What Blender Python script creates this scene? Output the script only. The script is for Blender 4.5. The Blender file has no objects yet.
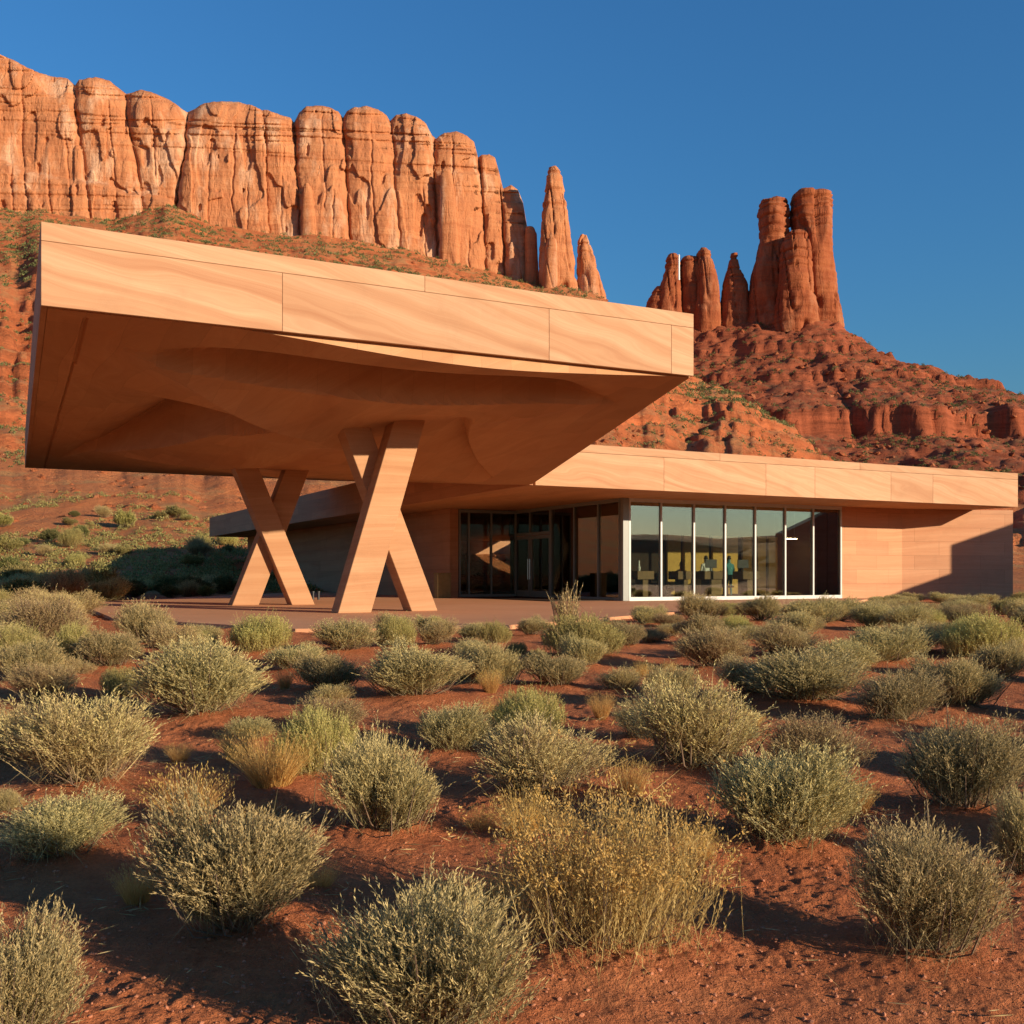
import bpy, bmesh, math, random
import numpy as np
from mathutils import Vector, Matrix

# ------------------------------------------------------------------ camera
S = bpy.context.scene
COL = S.collection
EYE = 1.7
F = 1050.0            # focal length in pixels of a 1024 px wide picture
HOR = 576.0           # row of the horizon
cam_d = bpy.data.cameras.new('camera')
cam = bpy.data.objects.new('camera', cam_d)
COL.objects.link(cam)
cam.location = (0, 0, EYE)
cam.rotation_euler = (math.radians(90), 0, 0)
cam_d.sensor_width = 36.0
cam_d.lens = 36.0 * F / 1024.0
cam_d.shift_y = (HOR - 512.0) / 1024.0
cam_d.clip_start = 0.05
cam_d.clip_end = 8000
S.camera = cam

# ------------------------------------------------------------------ light
SUN_EL = 13.0
SUN_X, SUN_Y = 0.82, -0.57            # horizontal direction towards the sun
w = bpy.data.worlds.new('World')
S.world = w
w.use_nodes = True
nt = w.node_tree
nt.nodes.clear()
sky = nt.nodes.new('ShaderNodeTexSky')
sky.sky_type = 'NISHITA'
sky.sun_disc = False
sky.sun_elevation = math.radians(SUN_EL)
sky.sun_rotation = math.atan2(SUN_X, SUN_Y)
sky.altitude = 1500
sky.air_density = 2.1
sky.dust_density = 1.1
sky.ozone_density = 10.0
bg = nt.nodes.new('ShaderNodeBackground')
bg.inputs['Strength'].default_value = 0.115
wo = nt.nodes.new('ShaderNodeOutputWorld')
nt.links.new(sky.outputs[0], bg.inputs[0])
nt.links.new(bg.outputs[0], wo.inputs[0])

sd = bpy.data.lights.new('sun', 'SUN')
sd.energy = 5.0
sd.angle = math.radians(0.5)
sd.color = (1.0, 0.82, 0.60)
so = bpy.data.objects.new('sun', sd)
COL.objects.link(so)
n_ = math.hypot(SUN_X, SUN_Y)
ce = math.cos(math.radians(SUN_EL))
SUN = Vector((SUN_X / n_ * ce, SUN_Y / n_ * ce, math.sin(math.radians(SUN_EL))))
so.rotation_euler = SUN.to_track_quat('Z', 'Y').to_euler()

S.view_settings.view_transform = 'Standard'
S.view_settings.look = 'None'
S.view_settings.gamma = 1.0
S.view_settings.exposure = 0.55
S.render.engine = 'CYCLES'
S.cycles.max_bounces = 8
S.cycles.transparent_max_bounces = 16
S.cycles.caustics_reflective = False
S.cycles.caustics_refractive = False
S.cycles.use_denoising = True

rng = np.random.default_rng(7)
random.seed(7)

# ------------------------------------------------------------------ numeric helpers
def _h(ix, iy, iz, seed):
    n = (ix.astype(np.int64) * 374761393 + iy.astype(np.int64) * 668265263 + iz.astype(np.int64) * 2147483647 + seed * 1274126177) & 0xFFFFFFFF
    n = ((n ^ (n >> 13)) * 1274126177) & 0xFFFFFFFF
    n = (n ^ (n >> 16)) & 0xFFFFFF
    return n / float(0xFFFFFF)

def vnoise(x, y, z=0.0, seed=0):
    x, y, z = np.broadcast_arrays(np.asarray(x, float), np.asarray(y, float), np.asarray(z, float))
    ix, iy, iz = np.floor(x), np.floor(y), np.floor(z)
    fx, fy, fz = x - ix, y - iy, z - iz
    fx, fy, fz = [f * f * f * (f * (f * 6 - 15) + 10) for f in (fx, fy, fz)]
    r = 0
    for dx in (0, 1):
        for dy in (0, 1):
            for dz in (0, 1):
                wgt = (fx if dx else 1 - fx) * (fy if dy else 1 - fy) * (fz if dz else 1 - fz)
                r = r + wgt * _h(ix + dx, iy + dy, iz + dz, seed)
    return r

def fbm(x, y, z=0.0, seed=0, oct=4, gain=0.5):
    a, s, t = 1.0, 0.0, 0.0
    for o in range(oct):
        k = 2.03 ** o
        s = s + a * vnoise(np.asarray(x) * k, np.asarray(y) * k, np.asarray(z) * k, seed + o * 17)
        t += a
        a *= gain
    return s / t

def sstep(a, b, x):
    t = np.clip((np.asarray(x, float) - a) / (b - a), 0, 1)
    return t * t * (3 - 2 * t)

def mesh_np(name, V, Fq, mats=None, smooth=False, mat_idx=None):
    V = np.asarray(V, np.float32)
    Fq = np.asarray(Fq, np.int32)
    me = bpy.data.meshes.new(name)
    n = Fq.shape[1]
    me.vertices.add(len(V))
    me.vertices.foreach_set('co', V.ravel())
    me.loops.add(Fq.size)
    me.loops.foreach_set('vertex_index', Fq.ravel())
    me.polygons.add(len(Fq))
    me.polygons.foreach_set('loop_start', np.arange(0, Fq.size, n, dtype=np.int32))
    me.polygons.foreach_set('loop_total', np.full(len(Fq), n, np.int32))
    if mat_idx is not None:
        me.polygons.foreach_set('material_index', np.asarray(mat_idx, np.int32))
    me.polygons.foreach_set('use_smooth', np.full(len(Fq), smooth, bool))
    for m in (mats or []):
        me.materials.append(m)
    me.update(calc_edges=True)
    me.validate()
    return me

def grid_faces(nr, nc, wrap=False):
    r = np.arange(nr - 1)[:, None]
    c = np.arange(nc if wrap else nc - 1)[None, :]
    c2 = (c + 1) % nc
    a = r * nc + c
    b = r * nc + c2
    d = (r + 1) * nc + c2
    e = (r + 1) * nc + c
    return np.stack([a, b, d, e], -1).reshape(-1, 4)

def tag(o, label=None, cat=None, group=None, kind=None):
    if label: o['label'] = label
    if cat: o['category'] = cat
    if group: o['group'] = group
    if kind: o['kind'] = kind
    return o

def link(name, data, parent=None):
    o = bpy.data.objects.new(name, data)
    COL.objects.link(o)
    if parent is not None:
        o.parent = parent
    return o

class MB:
    """collects boxes and prisms, links them as one mesh object"""
    def __init__(s):
        s.v, s.f = [], []
    def box(s, x0, x1, y0, y1, z0, z1):
        b = len(s.v)
        s.v += [(x0, y0, z0), (x1, y0, z0), (x1, y1, z0), (x0, y1, z0), (x0, y0, z1), (x1, y0, z1), (x1, y1, z1), (x0, y1, z1)]
        s.f += [[b + i for i in q] for q in ((3, 2, 1, 0), (4, 5, 6, 7), (0, 1, 5, 4), (1, 2, 6, 5), (2, 3, 7, 6), (3, 0, 4, 7))]
        return s
    def prism(s, pts, z0, z1):
        """pts counter-clockwise in plan"""
        b, n = len(s.v), len(pts)
        s.v += [(p[0], p[1], z0) for p in pts] + [(p[0], p[1], z1) for p in pts]
        s.f += [[b + i for i in reversed(range(n))], [b + n + i for i in range(n)]]
        s.f += [[b + i, b + (i + 1) % n, b + n + (i + 1) % n, b + n + i] for i in range(n)]
        return s
    def hexa(s, lo, hi):
        b = len(s.v)
        s.v += list(lo) + list(hi)
        s.f += [[b + i for i in q] for q in ((3, 2, 1, 0), (4, 5, 6, 7), (0, 1, 5, 4), (1, 2, 6, 5), (2, 3, 7, 6), (3, 0, 4, 7))]
        return s
    def tube(s, p, q, r0, r1, n=6):
        p, q = Vector(p), Vector(q)
        d = (q - p).normalized()
        a = d.orthogonal().normalized()
        c = d.cross(a)
        b = len(s.v)
        for (o, r) in ((p, r0), (q, r1)):
            for i in range(n):
                t = 2 * math.pi * i / n
                s.v.append(tuple(o + a * (r * math.cos(t)) + c * (r * math.sin(t))))
        s.f += [[b + i, b + (i + 1) % n, b + n + (i + 1) % n, b + n + i] for i in range(n)]
        s.f += [[b + i for i in reversed(range(n))], [b + n + i for i in range(n)]]
        return s
    def build(s, name, mat, parent=None, bevel=0.0, smooth=False):
        me = bpy.data.meshes.new(name)
        me.from_pydata(s.v, [], s.f)
        me.materials.append(mat)
        if bevel > 0:
            bm = bmesh.new()
            bm.from_mesh(me)
            bmesh.ops.recalc_face_normals(bm, faces=bm.faces)
            bmesh.ops.bevel(bm, geom=list(bm.edges), offset=bevel, segments=1, affect='EDGES', clamp_overlap=True)
            bm.to_mesh(me)
            bm.free()
        if smooth:
            for p in me.polygons: p.use_smooth = True
        me.update()
        return link(name, me, parent)

# ------------------------------------------------------------------ materials
class NM:
    def __init__(s, name):
        s.m = bpy.data.materials.new(name)
        s.m.use_nodes = True
        s.t = s.m.node_tree
        s.t.nodes.clear()
        s.out = s.t.nodes.new('ShaderNodeOutputMaterial')
    def n(s, typ, ins=None, **kw):
        nd = s.t.nodes.new(typ)
        for k, v in kw.items(): setattr(nd, k, v)
        for k, v in (ins or {}).items(): s.set(nd, k, v)
        return nd
    def set(s, nd, k, v):
        sock = nd.inputs[k]
        if isinstance(v, bpy.types.NodeSocket): s.t.links.new(v, sock)
        elif isinstance(v, bpy.types.Node): s.t.links.new(v.outputs[0], sock)
        else: sock.default_value = v
    def math(s, op, a, b=0.0, c=None):
        d = {0: a, 1: b}
        if c is not None: d[2] = c
        return s.n('ShaderNodeMath', d, operation=op).outputs[0]
    def mix(s, fac, a, b, blend='MIX'):
        nd = s.n('ShaderNodeMix', data_type='RGBA', blend_type=blend)
        for i, v in ((0, fac), (6, a), (7, b)):
            if isinstance(v, bpy.types.NodeSocket): s.t.links.new(v, nd.inputs[i])
            else: nd.inputs[i].default_value = (v + (1.0,)) if isinstance(v, tuple) and len(v) == 3 else v
        return nd.outputs[2]
    def ramp(s, fac, stops, interp='LINEAR'):
        nd = s.n('ShaderNodeValToRGB', {'Fac': fac})
        cr = nd.color_ramp
        cr.interpolation = interp
        while len(cr.elements) < len(stops): cr.elements.new(0.5)
        for e, (p, c) in zip(cr.elements, stops):
            e.position = p
            e.color = (c + (1.0,)) if isinstance(c, tuple) else (c, c, c, 1.0)
        return nd.outputs[0]
    def noise(s, vec, scale, detail=4, rough=0.55, dist=0.0):
        return s.n('ShaderNodeTexNoise', {'Vector': vec, 'Scale': scale, 'Detail': detail, 'Roughness': rough, 'Distortion': dist}).outputs['Fac']
    def mapping(s, vec, scale=(1, 1, 1), rot=(0, 0, 0), loc=(0, 0, 0)):
        return s.n('ShaderNodeMapping', {'Vector': vec, 'Scale': scale, 'Rotation': rot, 'Location': loc}).outputs[0]
    def bump(s, h, strength, dist, normal=None):
        d = {'Height': h, 'Strength': strength, 'Distance': dist}
        if normal is not None: d['Normal'] = normal
        return s.n('ShaderNodeBump', d).outputs[0]
    def princ(s, col, rough, normal=None, spec=0.3, **kw):
        d = {'Base Color': col if not isinstance(col, tuple) else col + (1.0,), 'Roughness': rough, 'Specular IOR Level': spec}
        if normal is not None: d['Normal'] = normal
        for k, v in kw.items(): d[k] = v
        p = s.n('ShaderNodeBsdfPrincipled', d)
        return p.outputs[0]
    def done(s, sh):
        s.t.links.new(sh, s.out.inputs['Surface'])
        return s.m

def m_sandstone(name, light, mid, dark, tilt=0.0, bands=2.2, warp=1.0, courses=None, rough=0.85, plan=False):
    """dressed sandstone with bedding bands; courses = (length, height) of the blocks"""
    k = NM(name)
    tc = k.n('ShaderNodeTexCoord').outputs['Object']
    rnd = k.n('ShaderNodeObjectInfo').outputs['Random']
    off = k.n('ShaderNodeCombineXYZ', {0: k.math('MULTIPLY', rnd, 13.0), 1: k.math('MULTIPLY', rnd, 7.0), 2: k.math('MULTIPLY', rnd, 31.0)}).outputs[0]
    v = k.n('ShaderNodeVectorMath', {0: tc, 1: off}, operation='ADD').outputs[0]
    v = k.mapping(v, rot=(0, tilt, 0))
    wv = k.noise(k.mapping(v, scale=(0.13, 0.13, 0.5)), 1.0, 3, 0.5)
    wv = k.math('MULTIPLY', k.math('SUBTRACT', wv, 0.5), 2.4 * warp)
    sep = k.n('ShaderNodeSeparateXYZ', {0: v})
    zz = k.math('ADD', sep.outputs[2], wv)
    flow = k.n('ShaderNodeCombineXYZ', {0: k.math('MULTIPLY', sep.outputs[0], 0.05), 1: k.math('MULTIPLY', sep.outputs[1], 0.05), 2: k.math('MULTIPLY', zz, bands)}).outputs[0]
    b1 = k.noise(flow, 1.0, 5, 0.6)
    b2 = k.noise(flow, 7.0, 3, 0.6)
    big = k.noise(v, 0.35, 3, 0.5)
    c = k.ramp(b1, [(0.28, dark), (0.45, mid), (0.6, light), (0.78, mid)])
    c = k.mix(k.ramp(b2, [(0.35, 0.0), (0.7, 0.35)]), c, dark)
    c = k.mix(k.ramp(big, [(0.35, 0.0), (0.75, 0.35)]), c, mid)
    tone = k.math('ADD', 0.93, k.math('MULTIPLY', k.math('FRACT', k.math('MULTIPLY', rnd, 17.3)), 0.14))
    c = k.n('ShaderNodeHueSaturation', {'Color': c, 'Value': tone}).outputs[0]
    fineb = k.noise(k.n('ShaderNodeCombineXYZ', {0: k.math('MULTIPLY', sep.outputs[0], 0.8), 1: k.math('MULTIPLY', sep.outputs[1], 0.8), 2: k.math('MULTIPLY', zz, 26.0)}).outputs[0], 1.0, 4, 0.65)
    c = k.mix(k.ramp(fineb, [(0.38, 0.0), (0.7, 0.30)]), c, dark)
    dirt = k.noise(tc, 1.1, 6, 0.7)
    c = k.mix(k.ramp(dirt, [(0.52, 0.0), (0.8, 0.30)]), c, tuple(x * 0.55 for x in mid))
    grain = k.noise(tc, 60.0, 3, 0.7)
    c = k.mix(k.ramp(grain, [(0.3, 0.0), (0.75, 0.22)]), c, tuple(x * 0.6 for x in mid))
    h = k.math('ADD', k.math('MULTIPLY', grain, 0.5), k.math('MULTIPLY', b2, 0.6))
    nrm = k.bump(h, 0.25, 0.02)
    if courses:
        geo = k.n('ShaderNodeNewGeometry')
        s2 = k.n('ShaderNodeSeparateXYZ', {0: tc})
        nx = k.n('ShaderNodeSeparateXYZ', {0: k.n('ShaderNodeTexCoord').outputs['Normal']})
        horiz = k.math('ADD', s2.outputs[0], s2.outputs[1])
        bv = k.n('ShaderNodeCombineXYZ', {0: s2.outputs[1] if plan else horiz, 1: s2.outputs[0] if plan else s2.outputs[2], 2: 0.0}).outputs[0]
        bv = k.n('ShaderNodeVectorMath', {0: bv, 1: k.n('ShaderNodeTexNoise', {'Vector': tc, 'Scale': 0.15, 'Detail': 1.0}).outputs['Color']}, operation='ADD').outputs[0] if plan else bv
        br = k.n('ShaderNodeTexBrick', {'Vector': bv, 'Scale': 1.0, 'Mortar Size': 0.006, 'Mortar Smooth': 0.3, 'Bias': 0.0, 'Brick Width': courses[0], 'Row Height': courses[1],
                 'Color1': (0.88, 0.87, 0.86, 1), 'Color2': (1.08, 1.06, 1.03, 1), 'Mortar': ((0.84, 0.83, 0.82, 1) if plan else (0.68, 0.65, 0.62, 1))}, offset=0.37)
        c = k.mix(0.8, c, k.mix(1.0, c, br.outputs['Color'], 'MULTIPLY'))
        nrm = k.bump(k.math('SUBTRACT', 1.0, br.outputs['Fac']), 0.5, 0.012, nrm)
    return k.done(k.princ(c, rough, nrm, 0.2))

def m_rock(name, light, mid, dark, stain, pale, px=(0, 0), strata=0.22, scale=1.0):
    """weathered sandstone cliff: bedding, dark varnish streaks, pale scars"""
    k = NM(name)
    p = k.n('ShaderNodeNewGeometry').outputs['Position']
    p = k.mapping(p, scale=(scale, scale, scale))
    wob = k.math('MULTIPLY', k.noise(p, 0.02, 3), 16.0)
    sp = k.n('ShaderNodeSeparateXYZ', {0: p})
    zz = k.math('ADD', sp.outputs[2], wob)
    fl = k.n('ShaderNodeCombineXYZ', {0: k.math('MULTIPLY', sp.outputs[0], 0.012), 1: k.math('MULTIPLY', sp.outputs[1], 0.012), 2: k.math('MULTIPLY', zz, strata)}).outputs[0]
    st = k.noise(fl, 1.0, 6, 0.65)
    big = k.noise(p, 0.03, 5, 0.6)
    c = k.ramp(st, [(0.25, dark), (0.42, mid), (0.6, light), (0.75, mid)])
    c = k.mix(k.ramp(big, [(0.38, 0.0), (0.68, 0.7)]), c, mid)
    streak = k.noise(k.mapping(p, scale=(0.16, 0.16, 0.009)), 1.0, 5, 0.65, 0.4)
    c = k.mix(k.ramp(streak, [(0.54, 0.0), (0.70, 0.45)]), c, stain)
    scar = k.noise(k.mapping(p, scale=(0.06, 0.06, 0.018), loc=(3.1, 1.7, 0.4)), 1.0, 5, 0.62)
    c = k.mix(k.ramp(scar, [(0.52, 0.0), (0.66, 0.75)]), c, pale)
    fine = k.noise(p, 0.9, 6, 0.7)
    c = k.mix(k.ramp(fine, [(0.3, 0.35), (0.6, 0.0)]), c, dark)
    h = k.math('ADD', k.math('MULTIPLY', st, 1.0), k.math('ADD', k.math('MULTIPLY', fine, 0.7), k.math('MULTIPLY', streak, 0.6)))
    fis = k.noise(k.mapping(p, scale=(0.085, 0.085, 0.010), loc=(5.0, 2.0, 1.0)), 1.0, 4, 0.6, 0.3)
    fis = k.math('MINIMUM', k.math('ABSOLUTE', k.math('SUBTRACT', fis, 0.5)), 0.025)
    h = k.math('ADD', h, k.math('MULTIPLY', fis, 12.0))
    c = k.mix(k.ramp(fis, [(0.0, 0.35), (0.008, 0.0)]), c, dark)
    return k.done(k.princ(c, 0.95, k.bump(h, 0.7, 1.2), 0.1))

def m_soil(name, a, b, c3, sc, bumpd, hill=False, rockcol=None, scrub=None):
    k = NM(name)
    p = k.n('ShaderNodeNewGeometry').outputs['Position']
    n1 = k.noise(p, sc * 0.06, 5, 0.6)
    n2 = k.noise(p, sc * 1.1, 6, 0.68)
    n3 = k.noise(p, sc * 9.0, 4, 0.7)
    c = k.mix(k.ramp(n1, [(0.35, 0.0), (0.65, 1.0)]), a, b)
    c = k.mix(k.ramp(n2, [(0.42, 0.0), (0.7, 0.75)]), c, c3)
    c = k.mix(k.ramp(n3, [(0.35, 0.35), (0.55, 0.0)]), c, tuple(x * 0.45 for x in a))
    peb = k.n('ShaderNodeTexVoronoi', {'Vector': p, 'Scale': sc * 6.0})
    h = k.math('ADD', k.math('MULTIPLY', n2, 1.0), k.math('MULTIPLY', n3, 0.45 if hill else 1.1))
    h = k.math('ADD', h, k.math('MULTIPLY', k.math('SUBTRACT', 0.6, peb.outputs['Distance']), 0.12))
    if hill:
        if scrub:
            n5 = k.noise(p, sc * 0.16, 6, 0.72)
            c = k.mix(k.ramp(n5, [(0.5, 0.0), (0.6, 0.75)]), c, scrub)
        nz = k.n('ShaderNodeSeparateXYZ', {0: k.n('ShaderNodeNewGeometry').outputs['True Normal']}).outputs[2]
        sp = k.n('ShaderNodeSeparateXYZ', {0: p})
        zz = k.math('ADD', sp.outputs[2], k.math('MULTIPLY', n1, 10.0))
        st = k.noise(k.n('ShaderNodeCombineXYZ', {0: k.math('MULTIPLY', sp.outputs[0], 0.02), 1: k.math('MULTIPLY', sp.outputs[1], 0.02), 2: k.math('MULTIPLY', zz, 0.35)}).outputs[0], 1.0, 5, 0.65)
        rc = k.ramp(st, [(0.3, tuple(x * 0.55 for x in rockcol)), (0.5, rockcol), (0.7, tuple(min(1, x * 1.35) for x in rockcol))])
        c = k.mix(k.ramp(nz, [(0.72, 1.0), (0.88, 0.0)]), c, rc)
        h = k.math('ADD', h, k.math('MULTIPLY', st, 1.2))
    return k.done(k.princ(c, 0.95, k.bump(h, 0.9, bumpd), 0.15))

def m_leaf(name, cols, trans=0.25):
    k = NM(name)
    r = k.n('ShaderNodeNewGeometry').outputs['Random Per Island']
    oi = k.n('ShaderNodeObjectInfo').outputs['Random']
    c = k.ramp(r, [(i / max(1, len(cols) - 1), q) for i, q in enumerate(cols)])
    hs = k.n('ShaderNodeHueSaturation', {'Color': c, 'Hue': k.math('ADD', 0.488, k.math('MULTIPLY', oi, 0.024)), 'Saturation': 1.0,
             'Value': k.math('ADD', 0.82, k.math('MULTIPLY', oi, 0.36))}).outputs[0]
    d = k.princ(hs, 0.75, None, 0.25)
    t = k.n('ShaderNodeBsdfTranslucent', {'Color': hs}).outputs[0]
    ms = k.n('ShaderNodeMixShader', {0: trans, 1: d, 2: t}).outputs[0]
    return k.done(ms)

def m_plain(name, col, rough=0.6, spec=0.4, metallic=0.0, var=0.12, sc=8.0):
    k = NM(name)
    p = k.n('ShaderNodeTexCoord').outputs['Object']
    n = k.noise(p, sc, 4, 0.6)
    c = k.mix(k.ramp(n, [(0.3, 0.0), (0.7, 1.0)]), tuple(x * (1 - var) for x in col), tuple(min(1, x * (1 + var)) for x in col))
    return k.done(k.princ(c, rough, k.bump(n, 0.1, 0.005), spec, Metallic=metallic))

def m_glass(name, refl, tint):
    k = NM(name)
    fr = k.n('ShaderNodeFresnel', {'IOR': 1.45}).outputs[0]
    f = k.math('MINIMUM', k.math('ADD', fr, refl), 1.0)
    tr = k.n('ShaderNodeBsdfTransparent', {'Color': tint + (1,)}).outputs[0]
    gl = k.n('ShaderNodeBsdfGlossy', {'Color': (0.9, 0.95, 0.93, 1), 'Roughness': 0.0}).outputs[0]
    return k.done(k.n('ShaderNodeMixShader', {0: f, 1: tr, 2: gl}).outputs[0])

M = {}
M['fascia'] = m_sandstone('sandstone_fascia', (0.59, 0.365, 0.215), (0.51, 0.287, 0.156), (0.385, 0.178, 0.09), tilt=-0.17, bands=3.4, warp=0.85)
M['soffit'] = m_sandstone('sandstone_soffit', (0.62, 0.36, 0.19), (0.56, 0.30, 0.15), (0.46, 0.22, 0.105), tilt=0.5, bands=1.1, warp=1.6, courses=(3.4, 0.75), plan=True)
M['strut'] = m_sandstone('sandstone_strut', (0.53, 0.31, 0.168), (0.47, 0.25, 0.128), (0.37, 0.17, 0.08), tilt=0.03, bands=3.2, warp=0.5)
M['wall'] = m_sandstone('sandstone_wall', (0.57, 0.315, 0.18), (0.52, 0.27, 0.148), (0.44, 0.20, 0.108), tilt=0.02, bands=2.2, warp=0.5, courses=(1.9, 0.62))
M['patio'] = m_sandstone('patio_paving', (0.66, 0.35, 0.19), (0.62, 0.31, 0.16), (0.52, 0.24, 0.12), bands=0.6, courses=None, rough=0.8)
M['rock'] = m_rock('cliff_rock', (0.53, 0.235, 0.105), (0.46, 0.18, 0.077), (0.32, 0.11, 0.046), (0.25, 0.09, 0.05), (0.66, 0.42, 0.26))
M['rock_red'] = m_rock('butte_rock', (0.36, 0.115, 0.045), (0.29, 0.082, 0.034), (0.165, 0.045, 0.021), (0.14, 0.04, 0.023), (0.43, 0.185, 0.092), strata=0.16)
M['soil'] = m_soil('red_soil', (0.53, 0.165, 0.062), (0.58, 0.21, 0.085), (0.41, 0.115, 0.044), 6.0, 0.05)
M['hill'] = m_soil('hill_soil', (0.66, 0.215, 0.072), (0.68, 0.265, 0.10), (0.54, 0.16, 0.055), 0.6, 1.5, True, (0.54, 0.155, 0.055), (0.46, 0.25, 0.10))
M['butte'] = m_soil('butte_soil', (0.30, 0.085, 0.036), (0.34, 0.11, 0.05), (0.22, 0.065, 0.03), 0.3, 1.2, True, (0.30, 0.08, 0.034), (0.17, 0.12, 0.055))
M['alu'] = m_plain('pale_aluminium', (0.52, 0.52, 0.49), 0.4, 0.5, 0.0, 0.05)
M['steel'] = m_plain('brushed_steel', (0.55, 0.55, 0.53), 0.3, 0.5, 0.9, 0.05)
M['glass'] = m_glass('tinted_glass', 0.15, (0.86, 0.90, 0.84))
M['entry_glass'] = m_glass('entry_glass', 0.02, (0.80, 0.83, 0.79))
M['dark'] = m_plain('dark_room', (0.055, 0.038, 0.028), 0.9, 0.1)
M['ochre'] = m_plain('ochre_panel', (0.62, 0.38, 0.10), 0.7, 0.2)
M['sun_patch'] = m_plain('sun_patch_yellow', (0.27, 0.20, 0.09), 0.8, 0.2)  # tone of a sunlit patch of wall, put on an added block
M['post'] = m_plain('grey_aluminium', (0.20, 0.21, 0.19), 0.4, 0.5, 0.0, 0.05)
M['oak'] = m_plain('oak_board', (0.22, 0.125, 0.05), 0.55, 0.3, 0.0, 0.2, 3.0)
M['black'] = m_plain('black_plastic', (0.025, 0.025, 0.027), 0.5, 0.4)
M['white'] = m_plain('white_paint', (0.78, 0.77, 0.74), 0.5, 0.4, 0.0, 0.04)
M['teal'] = m_plain('teal_cloth', (0.08, 0.28, 0.30), 0.7, 0.2)
M['stem'] = m_plain('woody_stem', (0.17, 0.115, 0.075), 0.9, 0.1, 0.0, 0.3, 40.0)
M['gravel'] = m_plain('gravel_stone', (0.42, 0.17, 0.09), 0.9, 0.2, 0.0, 0.35, 30.0)
M['boulder'] = m_rock('boulder_rock', (0.44, 0.15, 0.06), (0.37, 0.115, 0.045), (0.26, 0.075, 0.03), (0.2, 0.06, 0.03), (0.5, 0.24, 0.12), scale=6.0)
SAGE = m_leaf('sage_leaf', [(0.13, 0.115, 0.050), (0.30, 0.255, 0.112), (0.48, 0.395, 0.18), (0.62, 0.51, 0.25)], 0.30)
SAGE_DRY = m_leaf('dry_leaf', [(0.16, 0.11, 0.052), (0.33, 0.235, 0.108), (0.50, 0.36, 0.17), (0.63, 0.47, 0.235)], 0.30)
SAGE_GRN = m_leaf('green_leaf', [(0.21, 0.20, 0.055), (0.37, 0.315, 0.105), (0.52, 0.42, 0.15), (0.61, 0.49, 0.19)], 0.34)
GOLD = m_leaf('gold_blade', [(0.46, 0.25, 0.07), (0.62, 0.37, 0.115), (0.68, 0.45, 0.16)], 0.4)
RABBIT = m_leaf('rabbitbrush_leaf', [(0.30, 0.215, 0.075), (0.54, 0.40, 0.145), (0.70, 0.53, 0.21)], 0.36)
FLOWER = m_leaf('dry_flower', [(0.60, 0.38, 0.09), (0.68, 0.48, 0.17)], 0.35)
TIP = m_leaf('shoot_tip', [(0.46, 0.36, 0.14), (0.62, 0.48, 0.20), (0.74, 0.59, 0.27)], 0.35)
TIP_GRN = m_leaf('green_tip', [(0.40, 0.36, 0.11), (0.52, 0.46, 0.145), (0.62, 0.54, 0.19)], 0.35)
BUSH_TAN = m_leaf('tan_brush', [(0.15, 0.14, 0.045), (0.28, 0.245, 0.08), (0.38, 0.32, 0.11)], 0.25)
BUSH = m_leaf('bush_leaf', [(0.075, 0.09, 0.03), (0.15, 0.165, 0.055), (0.24, 0.235, 0.09)], 0.25)

# ------------------------------------------------------------------ terrain functions
def ground_z(x, y):
    d = np.clip(np.asarray(y, float), 0, 19)
    return 0.68 * d / 19.0

SKY_A = [-900, 0, 60, 110, 165, 210, 260, 330, 440, 530, 560, 605, 650, 697, 760, 810, 850, 900, 1024, 1900]
SKY_Y = [215, 207, 212, 220, 204, 221, 231, 236, 256, 283, 286, 300, 335, 378, 412, 440, 464, 482, 500, 520]
RAD_A = [-900, 0, 527, 605, 697, 760, 810, 850, 1024, 1900]
RAD_D = [600, 650, 715, 690, 560, 480, 420, 380, 330, 300]

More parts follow.
